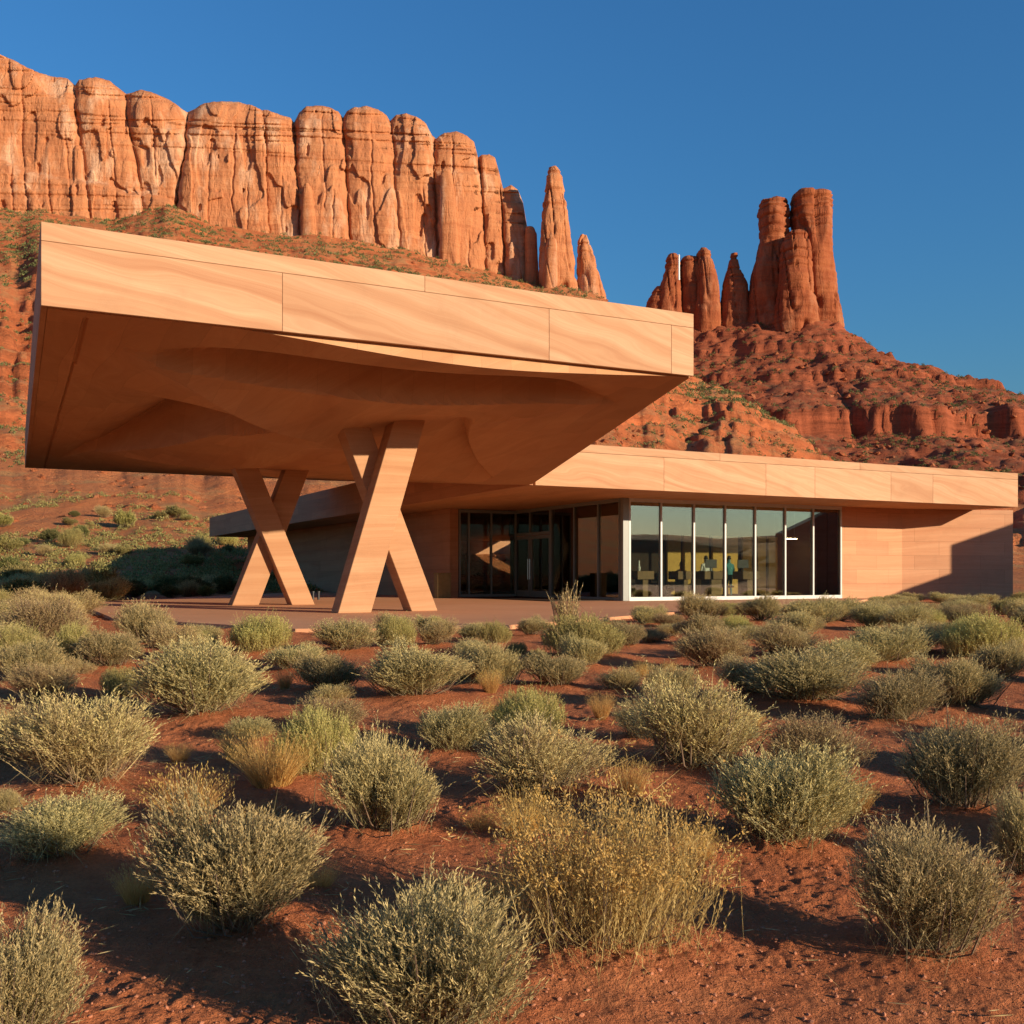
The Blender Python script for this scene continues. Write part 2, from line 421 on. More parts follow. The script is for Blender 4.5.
def hill_z(x, y):
    x = np.asarray(x, float); y = np.asarray(y, float)
    r = np.hypot(x, y)
    d = np.maximum(y, r * 0.35)
    a = 512 + F * x / np.maximum(d, 1e-3)
    ys = np.interp(a, SKY_A, SKY_Y)
    R = np.interp(a, RAD_A, RAD_D)
    q = np.log(np.maximum(d, 1) / 60.0) / np.log(R / 60.0)
    qc = np.clip(q, 0, 1)
    yi = 594 - (594 - ys) * qc ** 1.15
    dd = np.minimum(d, R)
    z = EYE + (HOR - yi) / F * dd
    amp = sstep(75, 330, d) * (1 - 0.55 * sstep(0.85, 1.0, q))
    gul = fbm(a / 46.0, d / 260.0, 0, 11, 4) - 0.5
    lump = fbm(x / 22.0, y / 22.0, 0, 21, 4) - 0.5
    fine = fbm(x / 5.0, y / 5.0, 0, 31, 3) - 0.5
    z = z + amp * (16 * gul + 7 * lump + 2.2 * fine) + sstep(62, 110, d) * (1.4 * lump + 0.5 * fine)
    # bedded rock steps that break through the slope
    zz = z + 5 * (fbm(x / 60.0, y / 60.0, 0, 41, 3) - 0.5)
    stepw = 9.0
    fr = zz / stepw - np.floor(zz / stepw)
    msk = sstep(0.40, 0.55, fbm(x / 45.0, y / 45.0, 0, 51, 3)) * amp
    z = z + msk * stepw * 0.62 * (sstep(0.55, 0.8, fr) - fr)
    drop = np.where(a > 530, np.maximum(d - R, 0) * 0.42, np.maximum(d - R - 160, 0) * 0.3)
    z = np.where(q > 1, np.maximum(z - drop, 0.3), z)
    side = sstep(0.25, 0.6, y / np.maximum(r, 1e-3))          # only ahead of the camera
    rear = np.clip((x * 0.93 - y * 0.41) / np.maximum(r, 1e-3), 0, 1)
    ridge = (4.6 + 5.0 * fbm(x / 26.0, y / 26.0, 0, 61, 5)) * sstep(92, 124, r) * sstep(0.55, 0.8, rear) + 3 * fbm(x / 120.0, y / 120.0, 0, 71, 3) * sstep(120, 400, r)
    return np.where(r < 60, 0.68, side * z + (1 - side) * (0.55 + ridge))

BA, BB = np.array([112.0, 832.0]), np.array([222.0, 800.0])
PR_D = [0, 18, 52, 55, 104, 107, 165, 198, 203, 300, 328, 331, 430, 560, 700]
PR_Z = [199, 190, 168, 163, 140, 134, 112, 101, 85, 53, 48, 43, 15, 2, -8]
def butte_z(x, y):
    x = np.asarray(x, float); y = np.asarray(y, float)
    ab = BB - BA
    t = np.clip(((x - BA[0]) * ab[0] + (y - BA[1]) * ab[1]) / (ab @ ab), 0, 1)
    dx, dy = x - (BA[0] + ab[0] * t), y - (BA[1] + ab[1] * t)
    d = np.hypot(dx, dy)
    right = np.clip(dx / np.maximum(d, 1), 0, 1)
    kf = 1.12 - 0.26 * right ** 2
    ang = np.arctan2(dy, dx)
    rid = fbm(ang * 7, d / 160.0, 0, 15, 4) - 0.5
    dd = d * kf + 46 * rid * sstep(20, 160, d) + 22 * (fbm(x / 15.0, y / 15.0, 0, 25, 5, 0.6) - 0.5)
    z = np.interp(dd, PR_D, PR_Z)
    z = z + 7.0 * (fbm(x / 16.0, y / 16.0, 0, 35, 4) - 0.5) + 2.0 * (fbm(x / 4.0, y / 4.0, 0, 45, 3) - 0.5)
    return z

def px_to_ground(px, py):
    d = 20.0
    for _ in range(60):
        z = float(ground_z(0, d))
        d = 0.5 * d + 0.5 * (EYE - z) * F / max(py - HOR, 1.0)
    return (px - 512) / F * d, d

# ------------------------------------------------------------------ ground, hillside, butte
# shrubs first get their places, so that the soil can gather in low mounds round them
SHRUBS = []      # dict(kind, x, y, w, h, label, group, rot)

def polar_sheet(name, radii, zf, mat, fine_deg, fine_half=31.0, extra=None):
    th = np.concatenate([np.arange(-180, -fine_half, 3.0), np.arange(-fine_half, fine_half, fine_deg), np.arange(fine_half, 180, 3.0)])
    th = np.radians(th)
    R, T = np.meshgrid(radii, th, indexing='ij')
    X, Y = R * np.sin(T), R * np.cos(T)
    Z = zf(X, Y)
    V = np.stack([X, Y, Z], -1).reshape(-1, 3)
    me = mesh_np(name, V, grid_faces(len(radii), len(th), True)[:, ::-1], [mat], True)
    o = link(name, me)
    return tag(o, kind='structure')

# ---- building frame
C0 = np.array([0.72, 33.0])
TU, TV = np.array([0.8880, 0.4599]), np.array([-0.4599, 0.8880])
ROT = math.atan2(TU[1], TU[0])
PZ = 0.75                      # height of the patio
def W(u, v): return C0 + u * TU + v * TV
def UV(x, y):
    d = np.array([x, y]) - C0
    return float(d @ TU), float(d @ TV)
def u_at(px, v):
    k = (px - 512) / F
    return (k * (C0[1] + TV[1] * v) - C0[0] - TV[0] * v) / (TU[0] - TU[1] * k)
def v_at(px, u):
    k = (px - 512) / F
    return (C0[0] + TU[0] * u - k * (C0[1] + TU[1] * u)) / (k * TV[1] - TV[0])

PATIO = [(-15.6, 37.5), (-9.1, 23.9), (-3.9, 18.9), (-0.6, 19.4), (2.0, 23.75), (5.4, 29.6), (12.0, 37.4), (15.2, 44.5), (2, 64), (-12, 66)]
def in_poly(x, y, poly):
    c = False
    n = len(poly)
    for i in range(n):
        (x1, y1), (x2, y2) = poly[i], poly[(i + 1) % n]
        if (y1 > y) != (y2 > y) and x < (x2 - x1) * (y - y1) / (y2 - y1) + x1:
            c = not c
    return c
def blocked(x, y, m=0.4):
    if in_poly(x, y, PATIO): return True
    for dx, dy in ((m, 0), (-m, 0), (0, m), (0, -m)):
        if in_poly(x + dx, y + dy, PATIO): return True
    u, v = UV(x, y)
    return (2.0 < u < 26 and 1.6 < v < 54)

def put(kind, px, py, wpx, hpx, label, group=None, name=None):
    x, y = px_to_ground(px, py)
    wm, hm = wpx / F * y, hpx / F * y * 0.88
    y += wm * 0.30
    x = (px - 512) / F * y
    SHRUBS.append(dict(kind=kind, x=x, y=y, w=wm * 1.0, h=hm * 1.0, label=label, group=group))

G_S = 'sagebrush of the red foreground'
put('sage_a', 242, 962, 192, 150, 'big round silvery sagebrush in the left foreground with a dark shaded base', G_S)
put('sage_b', 432, 1075, 245, 160, 'wide sagebrush cut by the bottom edge, just left of the golden rabbitbrush', G_S)
put('rabbit', 604, 990, 255, 190, 'tall loose golden rabbitbrush with dry yellow flowers in the centre foreground')
put('sage_c', 917, 985, 180, 150, 'spiky olive sagebrush standing alone in the lower right foreground', G_S)
put('sage_b', 8, 1075, 150, 140, 'sagebrush cut off by the bottom left corner of the picture', G_S)
put('sage_c', 64, 874, 130, 68, 'low dark spreading sagebrush at the left edge below the grey mound of sage', G_S)
put('gold', 186, 837, 88, 68, 'small bright orange grass tuft between two grey sagebrushes at left')
put('sage_b', 380, 847, 132, 104, 'round pale sagebrush behind the left gap of the wide bottom sagebrush', G_S)
put('sage_d', 88, 806, 165, 106, 'large loose grey sagebrush leaning to the right behind the orange grass tuft', G_S)
put('sage_a', 203, 730, 138, 84, 'broad silvery sagebrush on bare red soil left of the pale open ground', G_S)
put('sage_e', 318, 785, 90, 74, 'yellow-green sagebrush rising behind the straw-coloured grass clump at left', G_S)
put('straw', 272, 800, 92, 66, 'straw-coloured grass clump growing into the yellow-green sagebrush at left')
put('sage_a', 415, 710, 118, 60, 'isolated compact sagebrush on open red soil below the right cross column', G_S)
put('sage_d', 538, 812, 150, 86, 'brownish dry sagebrush in the middle of the foreground with bare lower twigs', G_S)
put('sage_b', 452, 760, 88, 52, 'dull grey sagebrush touching the left side of a bright green one', G_S)
put('sage_e', 530, 748, 84, 56, 'brightest yellow-green sagebrush, behind the brownish dry one', G_S)
put('straw', 631, 806, 42, 50, 'narrow upright yellow grass clump right of the brownish dry sagebrush')
put('sage_d', 690, 786, 160, 98, 'wide sandy-grey sagebrush behind the narrow yellow grass clump', G_S)
put('sage_b', 780, 866, 172, 108, 'large lumpy green-grey sagebrush right of centre with three heads', G_S)
put('sage_d', 815, 785, 112, 62, 'tawny sagebrush directly behind the large lumpy three-headed one', G_S)
put('sage_c', 965, 830, 142, 104, 'large dark sagebrush with pale tips near the right edge', G_S)
put('sage_a', 1022, 884, 64, 92, 'sagebrush half cut off by the right edge above the spiky olive one', G_S)
put('sage_a', 560, 692, 66, 36, 'small flat sagebrush between pale red patches below the young sapling', G_S)
put('sage_b', 487, 692, 72, 48, 'middling sagebrush right beside the isolated compact one', G_S)
put('sage_e', 585, 664, 90, 46, 'yellowish green sagebrush at the foot of the young sapling', G_S)
put('sage_b', 668, 712, 64, 44, 'dark-sided sagebrush up against the back of the wide sandy-grey one', G_S)
put('sage_d', 716, 676, 84, 46, 'tan sagebrush in front of the fourth glass pane, largest of its row', G_S)
put('sage_a', 808, 714, 118, 58, 'long dense sagebrush at right with a deep shadow along its left', G_S)
put('sage_c', 900, 732, 92, 58, 'sagebrush with upright shoots in front of the long pale one at right', G_S)
put('sage_b', 952, 716, 92, 56, 'long pale sagebrush behind the one with upright shoots at right', G_S)
put('sage_d', 752, 702, 70, 44, 'brown sagebrush leaning against the left end of the long dense one', G_S)
put('sage_a', 845, 680, 74, 36, 'sagebrush mound in front of the wall end of the glazing', G_S)
put('sage_d', 906, 660, 78, 34, 'wide low sagebrush in front of the shadowed stone wall', G_S)
put('sage_e', 962, 656, 58, 34, 'green sagebrush near the right end of the stone wall', G_S)
put('sage_b', 1000, 684, 56, 42, 'sagebrush at the right edge halfway up the scrub field', G_S)
put('sage_d', 42, 660, 104, 60, 'big pale sagebrush at the left edge below the shaded flat', G_S)
put('sage_b', 28, 688, 76, 46, 'sagebrush at the left edge in front of the big pale one', G_S)
put('sage_e', 76, 668, 50, 44, 'golden-green sagebrush squeezed between two grey ones at left', G_S)
put('sage_a', 112, 673, 74, 40, 'rounded sagebrush left of the broad silvery one, on the same red soil', G_S)
put('sage_b', 145, 650, 64, 46, 'upright sagebrush at the left corner of the patio', G_S)
put('sage_d', 178, 664, 60, 40, 'greyish sagebrush just behind the broad silvery one', G_S)
put('sage_c', 205, 644, 38, 18, 'tiny sagebrush on the red soil beside the patio edge', G_S)
put('sage_e', 262, 657, 68, 40, 'greenish sagebrush below the feet of the left cross column', G_S)
put('sage_a', 345, 656, 66, 34, 'dark rounded sagebrush below the left foot of the right cross column', G_S)
put('sage_b', 296, 675, 60, 28, 'small low sagebrush alone on open red soil at left of centre', G_S)
put('sage_e', 394, 650, 44, 32, 'yellowish sagebrush below the right foot of the right cross column', G_S)
put('sage_d', 437, 648, 44, 28, 'small tan sagebrush at the patio edge below the dark glass entry', G_S)
put('sage_e', 496, 646, 36, 24, 'small yellow sagebrush at the patio edge below the door', G_S)
put('sage_a', 532, 638, 38, 20, 'small grey sagebrush just left of the young sapling', G_S)
put('sapling', 567, 632, 36, 50, 'thin young shrub with upright branches in front of the doors')
put('sage_b', 628, 650, 44, 28, 'small sagebrush below the white corner post of the glazing', G_S)
put('sage_c', 4, 818, 36, 30, 'small sagebrush peeking in at the left edge beside the grey mound', G_S)
put('sage_d', 335, 740, 74, 40, 'sagebrush half hidden behind the yellow-green one at left of centre', G_S)
put('sage_a', 250, 745, 50, 26, 'low grey sagebrush at the right foot of the broad silvery one', G_S)
put('sage_d', 12, 770, 70, 60, 'dull sagebrush at the left edge behind the large loose grey one', G_S)
put('sage_c', 640, 745, 58, 40, 'dark low sagebrush left of the wide sandy-grey one', G_S)
# off to the right, their long shadows fall into the picture
for (px, py, ww, hh) in ((1110, 800, 150, 95), (1120, 730, 110, 70)):
    put('sage_a', px, py, ww, hh, 'sagebrush just outside the right edge of the picture', 'sagebrush outside the right edge')

def free(x, y, w, gap):
    for s in SHRUBS:
        if math.hypot(s['x'] - x, s['y'] - y) < gap * (s['w'] + w) * 0.5: return False
    return True

def scatter(n, sampler, kinds, wr, hr, gap, label, group, tries=6000):
    k = 0
    for _ in range(tries):
        if k >= n: break
        x, y = sampler()
        wd = random.uniform(*wr)
        if blocked(x, y) or not free(x, y, wd, gap): continue
        SHRUBS.append(dict(kind=random.choice(kinds), x=x, y=y, w=wd, h=wd * random.uniform(*hr), label=label, group=group))
        k += 1

def samp(px0, px1, y0, y1):
    def f():
        y = math.exp(random.uniform(math.log(y0), math.log(y1)))
        return (random.uniform(px0, px1) - 512) / F * y, y
    return f
KS = ['sage_a', 'sage_b', 'sage_d', 'sage_d', 'sage_b', 'sage_e', 'sage_c']
scatter(34, samp(640, 1060, 13, 27), KS, (0.5, 1.15), (0.40, 0.50), 0.95, 'low sagebrush in the crowded scrub belt before the glazing and stone wall', 'scrub belt before the glass and the stone wall')
scatter(26, samp(860, 1060, 26, 42), KS, (0.6, 1.2), (0.32, 0.42), 0.9, 'low sagebrush along the foot of the shadowed stone wall', 'scrub along the foot of the stone wall')
scatter(12, samp(690, 870, 26, 33), KS, (0.5, 0.9), (0.3, 0.42), 0.8, 'tiny sagebrush close in front of the glazed wing', 'tiny sagebrush before the glazed wing')
scatter(22, samp(-20, 640, 10.5, 20), KS, (0.35, 0.75), (0.45, 0.60), 0.85, 'small sagebrush on the red soil between foreground and patio', 'small sagebrush before the patio')
scatter(26, samp(-20, 72, 13, 34), KS, (0.8, 1.4), (0.42, 0.55), 0.7, 'pale sagebrush in the scrub patch left of the patio', 'scrub patch left of the patio')
scatter(84, samp(-30, 235, 38, 80), ['bush_a', 'bush_b', 'sage_d', 'sage_b', 'bush_a'], (0.9, 2.2), (0.45, 0.65), 0.55, 'bush on the flat behind the canopy at left, at the foot of the slope', 'bushes on the flat behind the canopy')
scatter(34, samp(20, 1010, 4.2, 14), ['straw', 'straw', 'gold'], (0.14, 0.34), (0.7, 1.1), 1.0, 'small dry grass tuft on open red soil between the sagebrushes', 'small dry grass tufts on open soil')
scatter(24, samp(1075, 1420, 5, 30), KS, (0.6, 1.2), (0.45, 0.55), 1.2, 'sagebrush just outside the right edge of the picture', 'sagebrush outside the right edge')
N_FLAT = len(SHRUBS)
scatter(34, samp(-30, 240, 63, 110), ['bush_a', 'bush_b', 'bush_b', 'sage_e', 'sage_d'], (1.1, 2.5), (0.45, 0.7), 0.75, 'green bush on the lower orange slope under the canopy at left', 'bushes on the lower orange slope')

def mound(X, Y):
    Z = ground_z(X, Y) + 0.05 * (fbm(X / 1.7, Y / 1.7, 0, 5, 4) - 0.5) * np.clip(np.hypot(X, Y) / 3, 0.2, 1)
    Z = Z + 0.045 * (fbm(X / 0.20, Y / 0.20, 0, 6, 4) - 0.5)
    near = 1 - sstep(9, 20, np.hypot(X, Y))
    cl = fbm(X / 0.075, Y / 0.075, 0, 8, 3)
    patch = sstep(0.40, 0.62, fbm(X / 0.9, Y / 0.9, 0, 9, 3))
    Z = Z + near * (0.30 + 0.70 * patch) * (0.024 * np.abs(cl - 0.5) * 2 + 0.012 * (fbm(X / 0.03, Y / 0.03, 0, 10, 2) - 0.5))
    for s in SHRUBS[:N_FLAT]:
        if s['y'] > 26: continue
        rr = s['w'] * 0.55
        m = (np.abs(X - s['x']) < 3 * rr) & (np.abs(Y - s['y']) < 3 * rr)
        if m.any():
            dd = ((X[m] - s['x']) ** 2 + (Y[m] - s['y']) ** 2) / (rr * rr)
            Z[m] += 0.09 * s['w'] * np.exp(-dd)
    r = np.hypot(X, Y)
    return Z * (1 - sstep(52, 60, r)) + 0.68 * sstep(52, 60, r) * (1.0)
polar_sheet('ground', np.concatenate([[0.05], np.geomspace(0.8, 2.5, 16, endpoint=False), np.geomspace(2.5, 13.0, 760, endpoint=False), np.geomspace(13.0, 60.0, 190)]), mound, M['soil'], 0.12)
polar_sheet('hillside', np.concatenate([np.geomspace(60.0, 760.0, 330), np.geomspace(790, 3500, 14)]), lambda X, Y: np.where(np.hypot(X, Y) <= 60.01, 0.68, hill_z(X, Y)), M['hill'], 0.10)

# butte hill: a grid in its own place
gx = np.concatenate([np.arange(-420, 40, 12.0), np.arange(40, 640, 1.7), np.arange(640, 1000, 14.0)])
gy = np.concatenate([np.arange(330, 900, 2.2), np.arange(900, 1250, 14.0)])
GX, GY = np.meshgrid(gx, gy)
GZ = butte_z(GX, GY)
V = np.stack([GX, GY, GZ], -1).reshape(-1, 3)
tag(link('butte_hill', mesh_np('butte_hill', V, grid_faces(len(gy), len(gx)), [M['butte']], True)), kind='structure')

# ------------------------------------------------------------------ cliffs and towers
def rock_verts(rows, D, front, back, seed, n_exp=2.6, nth=150, nz=110, rough=1.0, zbase_px=None, lean=0.0):
    """a weathered rock column from a list of (row, left, right) limits seen at depth D; a full solid with its own thickness"""
    rows = sorted(rows, key=lambda r: -r[0])          # bottom first
    ys = np.array([r[0] for r in rows], float)[::-1]
    xl = np.array([r[1] for r in rows], float)[::-1]
    xr = np.array([r[2] for r in rows], float)[::-1]
    yy = np.linspace(ys[-1], ys[0], nz)
    L = np.interp(yy, ys, xl); Rr = np.interp(yy, ys, xr)
    zc = EYE + (HOR - yy) / F * D
    cx = ((L + Rr) / 2 - 512) / F * D
    hw = (Rr - L) / 2 / F * D
    hmax = hw.max()
    a = np.linspace(0, 1, nth, endpoint=False)
    # more samples on the side that looks this way
    th = 2 * np.pi * a - 0.55 * np.sin(2 * (2 * np.pi * a)) * 0.0
    th = th + 0.45 * np.cos(th)
    T, Zc = np.meshgrid(th, zc)
    HW = np.repeat(hw[:, None], nth, 1); CX = np.repeat(cx[:, None], nth, 1)
    co, si = np.cos(T), np.sin(T)
    ex = 2.0 / n_exp
    px_ = np.sign(co) * np.abs(co) ** ex
    py_ = np.sign(si) * np.abs(si) ** ex
    fr = np.where(si < 0, front, back)
    frame = np.minimum(HW / hmax + 0.25, 1.0)
    X = CX + HW * px_
    Y = D + fr * frame * py_
    arc = np.where(si < 0, px_ * hmax, px_ * hmax + 500)
    sc = rough * np.clip(hmax / 14.0, 0.35, 1.3)
    fz = np.repeat(np.linspace(0, 1, nz)[:, None], nth, 1)
    topw = sstep(0.55, 0.95, fz)
    n1 = fbm(X / 18.0, Y / 18.0, Zc / 60.0, seed, 4) - 0.5
    n2 = fbm(X / 4.5, Y / 4.5, Zc / 16.0, seed + 3, 4) - 0.5
    bed = fbm(X / 70.0, Y / 70.0, Zc / 3.4, seed + 5, 3)
    bed = sstep(0.40, 0.52, bed) - 0.5
    fl = vnoise(X / 7.0 + 0.05 * Zc / 5.0, Y / 12.0, Zc / 80.0, seed + 7)
    crack = 1 - np.abs(fl * 2 - 1)
    crack = np.clip((crack - 0.90) / 0.10, 0, 1)
    disp = sc * (6.0 * n1 + 1.5 * n2 + (0.35 + 1.2 * topw) * bed - 2.0 * crack)
    X = X + disp * co * 0.6
    Y = Y + disp * si
    Z = Zc + sc * 1.2 * n2
    V = np.stack([X, Y, Z], -1)
    # close the top over two shrinking rings
    top = V[-1]
    c = top.mean(0)
    r1 = c + (top - c) * 0.6 + np.array([0, 0, 0.02 * hmax])
    r2 = c + (top - c) * 0.04 + np.array([0, 0, 0.03 * hmax])
    V = np.concatenate([V, r1[None], r2[None]], 0)
    return V.reshape(-1, 3), grid_faces(nz + 2, nth, True)

def rock_object(name, cols, mat):
    Vs, Fs, n = [], [], 0
    for c in cols:
        v, f = rock_verts(**c)
        Vs.append(v); Fs.append(f + n); n += len(v)
    return link(name, mesh_np(name, np.concatenate(Vs), np.concatenate(Fs), [mat], True))

# the mesa: one fractured wall. (row of the skyline) x (cracks that lean) -> depth of the face
TOPX = [-260, -60, 0, 18, 35, 52, 68, 75, 79, 95, 110, 121, 126, 140, 152, 165, 178, 187, 192, 204, 222, 240, 252, 262, 268, 280, 290, 294, 299, 306, 316, 328, 338, 343, 347, 354, 366, 378, 386, 390, 396, 406, 416, 426, 432, 436, 444, 456, 467, 474, 478, 482, 489, 495, 499, 503, 511, 518, 523, 527, 530]
TOPY = [30, 44, 54, 62, 71, 76, 79, 85, 79, 77, 81, 89, 94, 90, 92, 97, 106, 113, 111, 103, 101, 102, 105, 110, 110, 115, 118, 123, 113, 107, 105, 106, 111, 118, 111, 107, 106, 109, 115, 121, 115, 113, 116, 124, 135, 139, 133, 132, 135, 142, 158, 155, 154, 158, 172, 189, 185, 190, 202, 226, 262]
# crack: px at the head, px at the foot, weight of the notch (1 parts two buttresses)
CRK = [(-262, -262, 1), (-120, -112, .4), (-30, -16, .3), (22, 30, .15), (75, 93, .42), (124, 152, .42), (189, 168, .9), (262, 270, .2), (294, 302, .6), (343.5, 352, .55), (389, 402, .4), (434, 441, .75), (478, 488, .65), (500, 508, .8), (531, 533, 1)]
MINOR = [(48, 50, .5, 0.2, 3.0), (108, 118, .9, .3, 2.0), (150, 160, .95, .5, 2.0), (234, 231, .85, .35, 3.0), (212, 205, .8, 0, 1.6), (248, 246, .5, 0, 1.8), (283, 280, .8, .1, 1.6), (322, 326, .95, .4, 2.0), (331, 334, .5, 0, 2.0), (371, 376, .9, .25, 2.2), (420, 428, .6, 0, 2.2), (452, 458, .95, .05, 3.0), (466, 470, .4, 0, 1.8), (12, 14, .5, .2, 2.0), (65, 72, .7, .3, 2.0)]
def mesa_mesh():
    sx = np.concatenate([np.arange(-262, -20, 3.0), np.arange(-20, 531, 0.62)])
    nf = 190
    f = np.linspace(0, 1, nf)
    Sx, Fr = np.meshgrid(sx, f)
    top = np.interp(Sx, TOPX, TOPY)
    base = np.interp(Sx, [-262, 60, 180, 330, 440, 530], [268, 268, 268, 276, 292, 312])
    jag = 2.6 * (fbm(Sx / 9.0, 0, 0, 401, 4) - 0.5)
    Yp = base + (top + jag - base) * Fr
    D0 = np.interp(Sx, [-262, 0, 300, 530], [684, 690, 702, 718])
    m = D0 / F                                     # metres per pixel here
    zc = EYE + (HOR - Yp) * m
    wob = 6.5 * (fbm(Fr * 4.0, Sx / 40.0, 0, 403, 4) - 0.5) + 1.6 * (vnoise(Fr * 26.0, Sx / 30.0, 0, 408) - 0.5)
    heads = np.array([c[0] for c in CRK]); feet = np.array([c[1] for c in CRK]); wt = np.array([c[2] for c in CRK])
    xc = feet[None, None, :] + (heads - feet)[None, None, :] * Fr[:, :, None]
    SS_ = Sx + wob
    idx = np.clip((SS_[:, :, None] > xc).sum(-1) - 1, 0, len(CRK) - 2)
    lft = np.take_along_axis(xc, idx[:, :, None], 2)[:, :, 0]; rgt = np.take_along_axis(xc, idx[:, :, None] + 1, 2)[:, :, 0]
    q = np.clip((SS_ - lft) / np.maximum(rgt - lft, 1e-3), 0, 1)
    wd = (rgt - lft) * m
    wl, wr = wt[idx], wt[idx + 1]
    side = np.where(q < 0.5, wl, wr)
    B = np.minimum(wd * 0.26, 11.0)
    rnd = np.sqrt(np.clip(1 - np.abs(2 * q - 1) ** 4.0, 0, 1))
    bulge = B * (1 - side * (1 - rnd)) - 3.2 * side * np.exp(-(np.minimum(q, 1 - q) * wd / 0.9) ** 2)
    # heads round off backwards
    t = np.clip((Fr - 0.70) / 0.30, 0, 1)
    head = 1 - np.sqrt(np.clip(1 - t ** 2.4, 0, 1))
    bulge = bulge - head * (7 + 0.18 * wd)
    # batter: the foot stands forward
    bulge = bulge + (1 - Fr) * 9.0
    for (h0, h1, fa, fb, dp) in MINOR:
        xm = h1 + (h0 - h1) * Fr
        bulge = bulge - 0.55 * dp * np.exp(-((SS_ - xm) / 0.9) ** 2) * sstep(fb - 0.06, fb + 0.05, Fr) * (1 - sstep(fa - 0.05, fa + 0.06, Fr))
    # bedded foot at the left: steps out along a sinking ledge
    ledge = np.interp(Sx, [-262, 0, 100, 168, 176], [0.48, 0.50, 0.44, 0.40, 0.38])
    lm = 1 - sstep(166, 178, Sx)
    bulge = bulge + lm * (6.0 * (1 - sstep(ledge - 0.015, ledge + 0.02, Fr)) + 3.0 * (1 - sstep(ledge * 0.55 - 0.02, ledge * 0.55 + 0.01, Fr)))
    X0 = (Sx - 512) * m
    # noise of the face: broad planes, fracture steps, thin bedding towards the top
    pl = fbm(X0 / 20.0, zc / 48.0, 0, 404, 3)
    frac = np.floor(pl * 5) / 5.0
    n2 = fbm(X0 / 5.0, zc / 15.0, 0.3, 405, 4) - 0.5
    bed = sstep(0.44, 0.52, fbm(X0 / 110.0, zc / 3.0, 0.7, 406, 3)) - 0.5
    n4 = fbm(X0 / 1.6, zc / 3.0, 0.1, 407, 3) - 0.5
    topw = sstep(0.55, 0.95, Fr)
    bulge = bulge + 15.0 * (0.4 * pl + 0.6 * frac - 0.5) + 1.5 * n2 + (0.25 + 1.7 * topw + 0.9 * lm * (1 - sstep(0.38, 0.5, Fr))) * bed + 0.55 * n4
    Yd = D0 + 14 - bulge
    X = (Sx - 512) / F * Yd
    Vf = np.stack([X, Yd, EYE + (HOR - Yp) / F * Yd], -1)
    # rim rolls back to the plateau; the right end turns back too
    r1 = Vf[-1] + np.array([0, 10, 0.6]); r2 = Vf[-1] + np.array([0, 40, -1.0]); r3 = Vf[-1] + np.array([0, 130, -6.0])
    Vf = np.concatenate([Vf, r1[None], r2[None], r3[None]], 0)
    c1 = Vf[:, -1] + np.array([1.0, 14, 0]); c2 = Vf[:, -1] + np.array([0.0, 60, 0]); c3 = Vf[:, -1] + np.array([-14.0, 130, 0])
    Vf = np.concatenate([Vf, c1[:, None], c2[:, None], c3[:, None]], 1)
    return mesh_np('mesa_cliff', Vf.reshape(-1, 3), grid_faces(Vf.shape[0], Vf.shape[1]), [M['rock']], True)
o = link('mesa_cliff', mesa_mesh())
tag(o, kind='structure')

def spire(name, label, cols, mat, cat='rock spire', group=None):
    o = rock_object(name, cols, mat)
    V = np.array([v.co for v in o.data.vertices])
    c = Vector((float(V[:, 0].mean()), float(V[:, 1].mean()), float(V[:, 2].min())))
    o.data.transform(Matrix.Translation(-c))
    o.location = c
    return tag(o, label, cat, group)

def T(rows, D, seed, front, back=None, n=2.5, rough=1.0):
    rough *= 1.55
    return dict(rows=rows, D=D, front=front, back=back or front, seed=seed, n_exp=n, rough=rough, nth=130, nz=110)
spire('rock_spire', 'tall thin orange rock spire standing free right of the long cliff',
      [T([(169, 549, 557), (174, 547, 561), (184, 547, 562), (200, 545, 565), (225, 543, 569), (250, 541, 572), (280, 540, 576), (305, 538, 581)], 715, 201, 10, 10, 2.6, 0.8),
       T([(240, 547, 556), (248, 545, 557), (275, 543, 558), (300, 542, 560)], 704, 202, 6, 6, 2.4, 0.6)], M['rock'], group='free standing rock spires')
spire('rock_spire', 'short stub of rock tapering to the right of the tall thin spire',
      [T([(236, 580, 587), (241, 578, 589), (260, 577, 595), (285, 577, 602), (308, 576, 609)], 718, 203, 9, 9, 2.5, 0.7)], M['rock'], group='free standing rock spires')
FL = 'rock flakes leaning on the cliff foot'
spire('rock_flake', 'small pointed rock flake at the foot of the long cliff, left of its middle', [T([(184, 305, 309), (190, 303, 312), (215, 301, 316), (250, 300, 320)], 702, 204, 4, 6, 2.3, 0.4)], M['rock'], 'rock flake', FL)
spire('rock_flake', 'tall narrow rock flake against the cliff buttress nearest the free spires', [T([(170, 442, 450), (176, 440, 453), (220, 440, 457), (285, 440, 462)], 711, 205, 4, 8, 2.6, 0.4)], M['rock'], 'rock flake', FL)
spire('rock_flake', 'short dark rock stub in the gap between the long cliff and the tall thin spire', [T([(228, 526, 534), (234, 525, 537), (260, 525, 538), (306, 524, 541)], 726, 206, 7, 10, 2.6, 0.4)], M['rock'], 'rock flake', FL)
BT = 'rock towers on the red butte'
spire('rock_tower', 'broad tallest twin tower on the butte, sunlit right flank and flat knobbly top',
      [T([(193, 798, 823), (197, 794, 829), (206, 793, 830), (225, 793, 831), (238, 795, 830), (262, 798, 832), (292, 798, 836), (330, 796, 842)], 805, 211, 16, 18, 2.6, 0.8)], M['rock_red'], 'rock tower', BT)
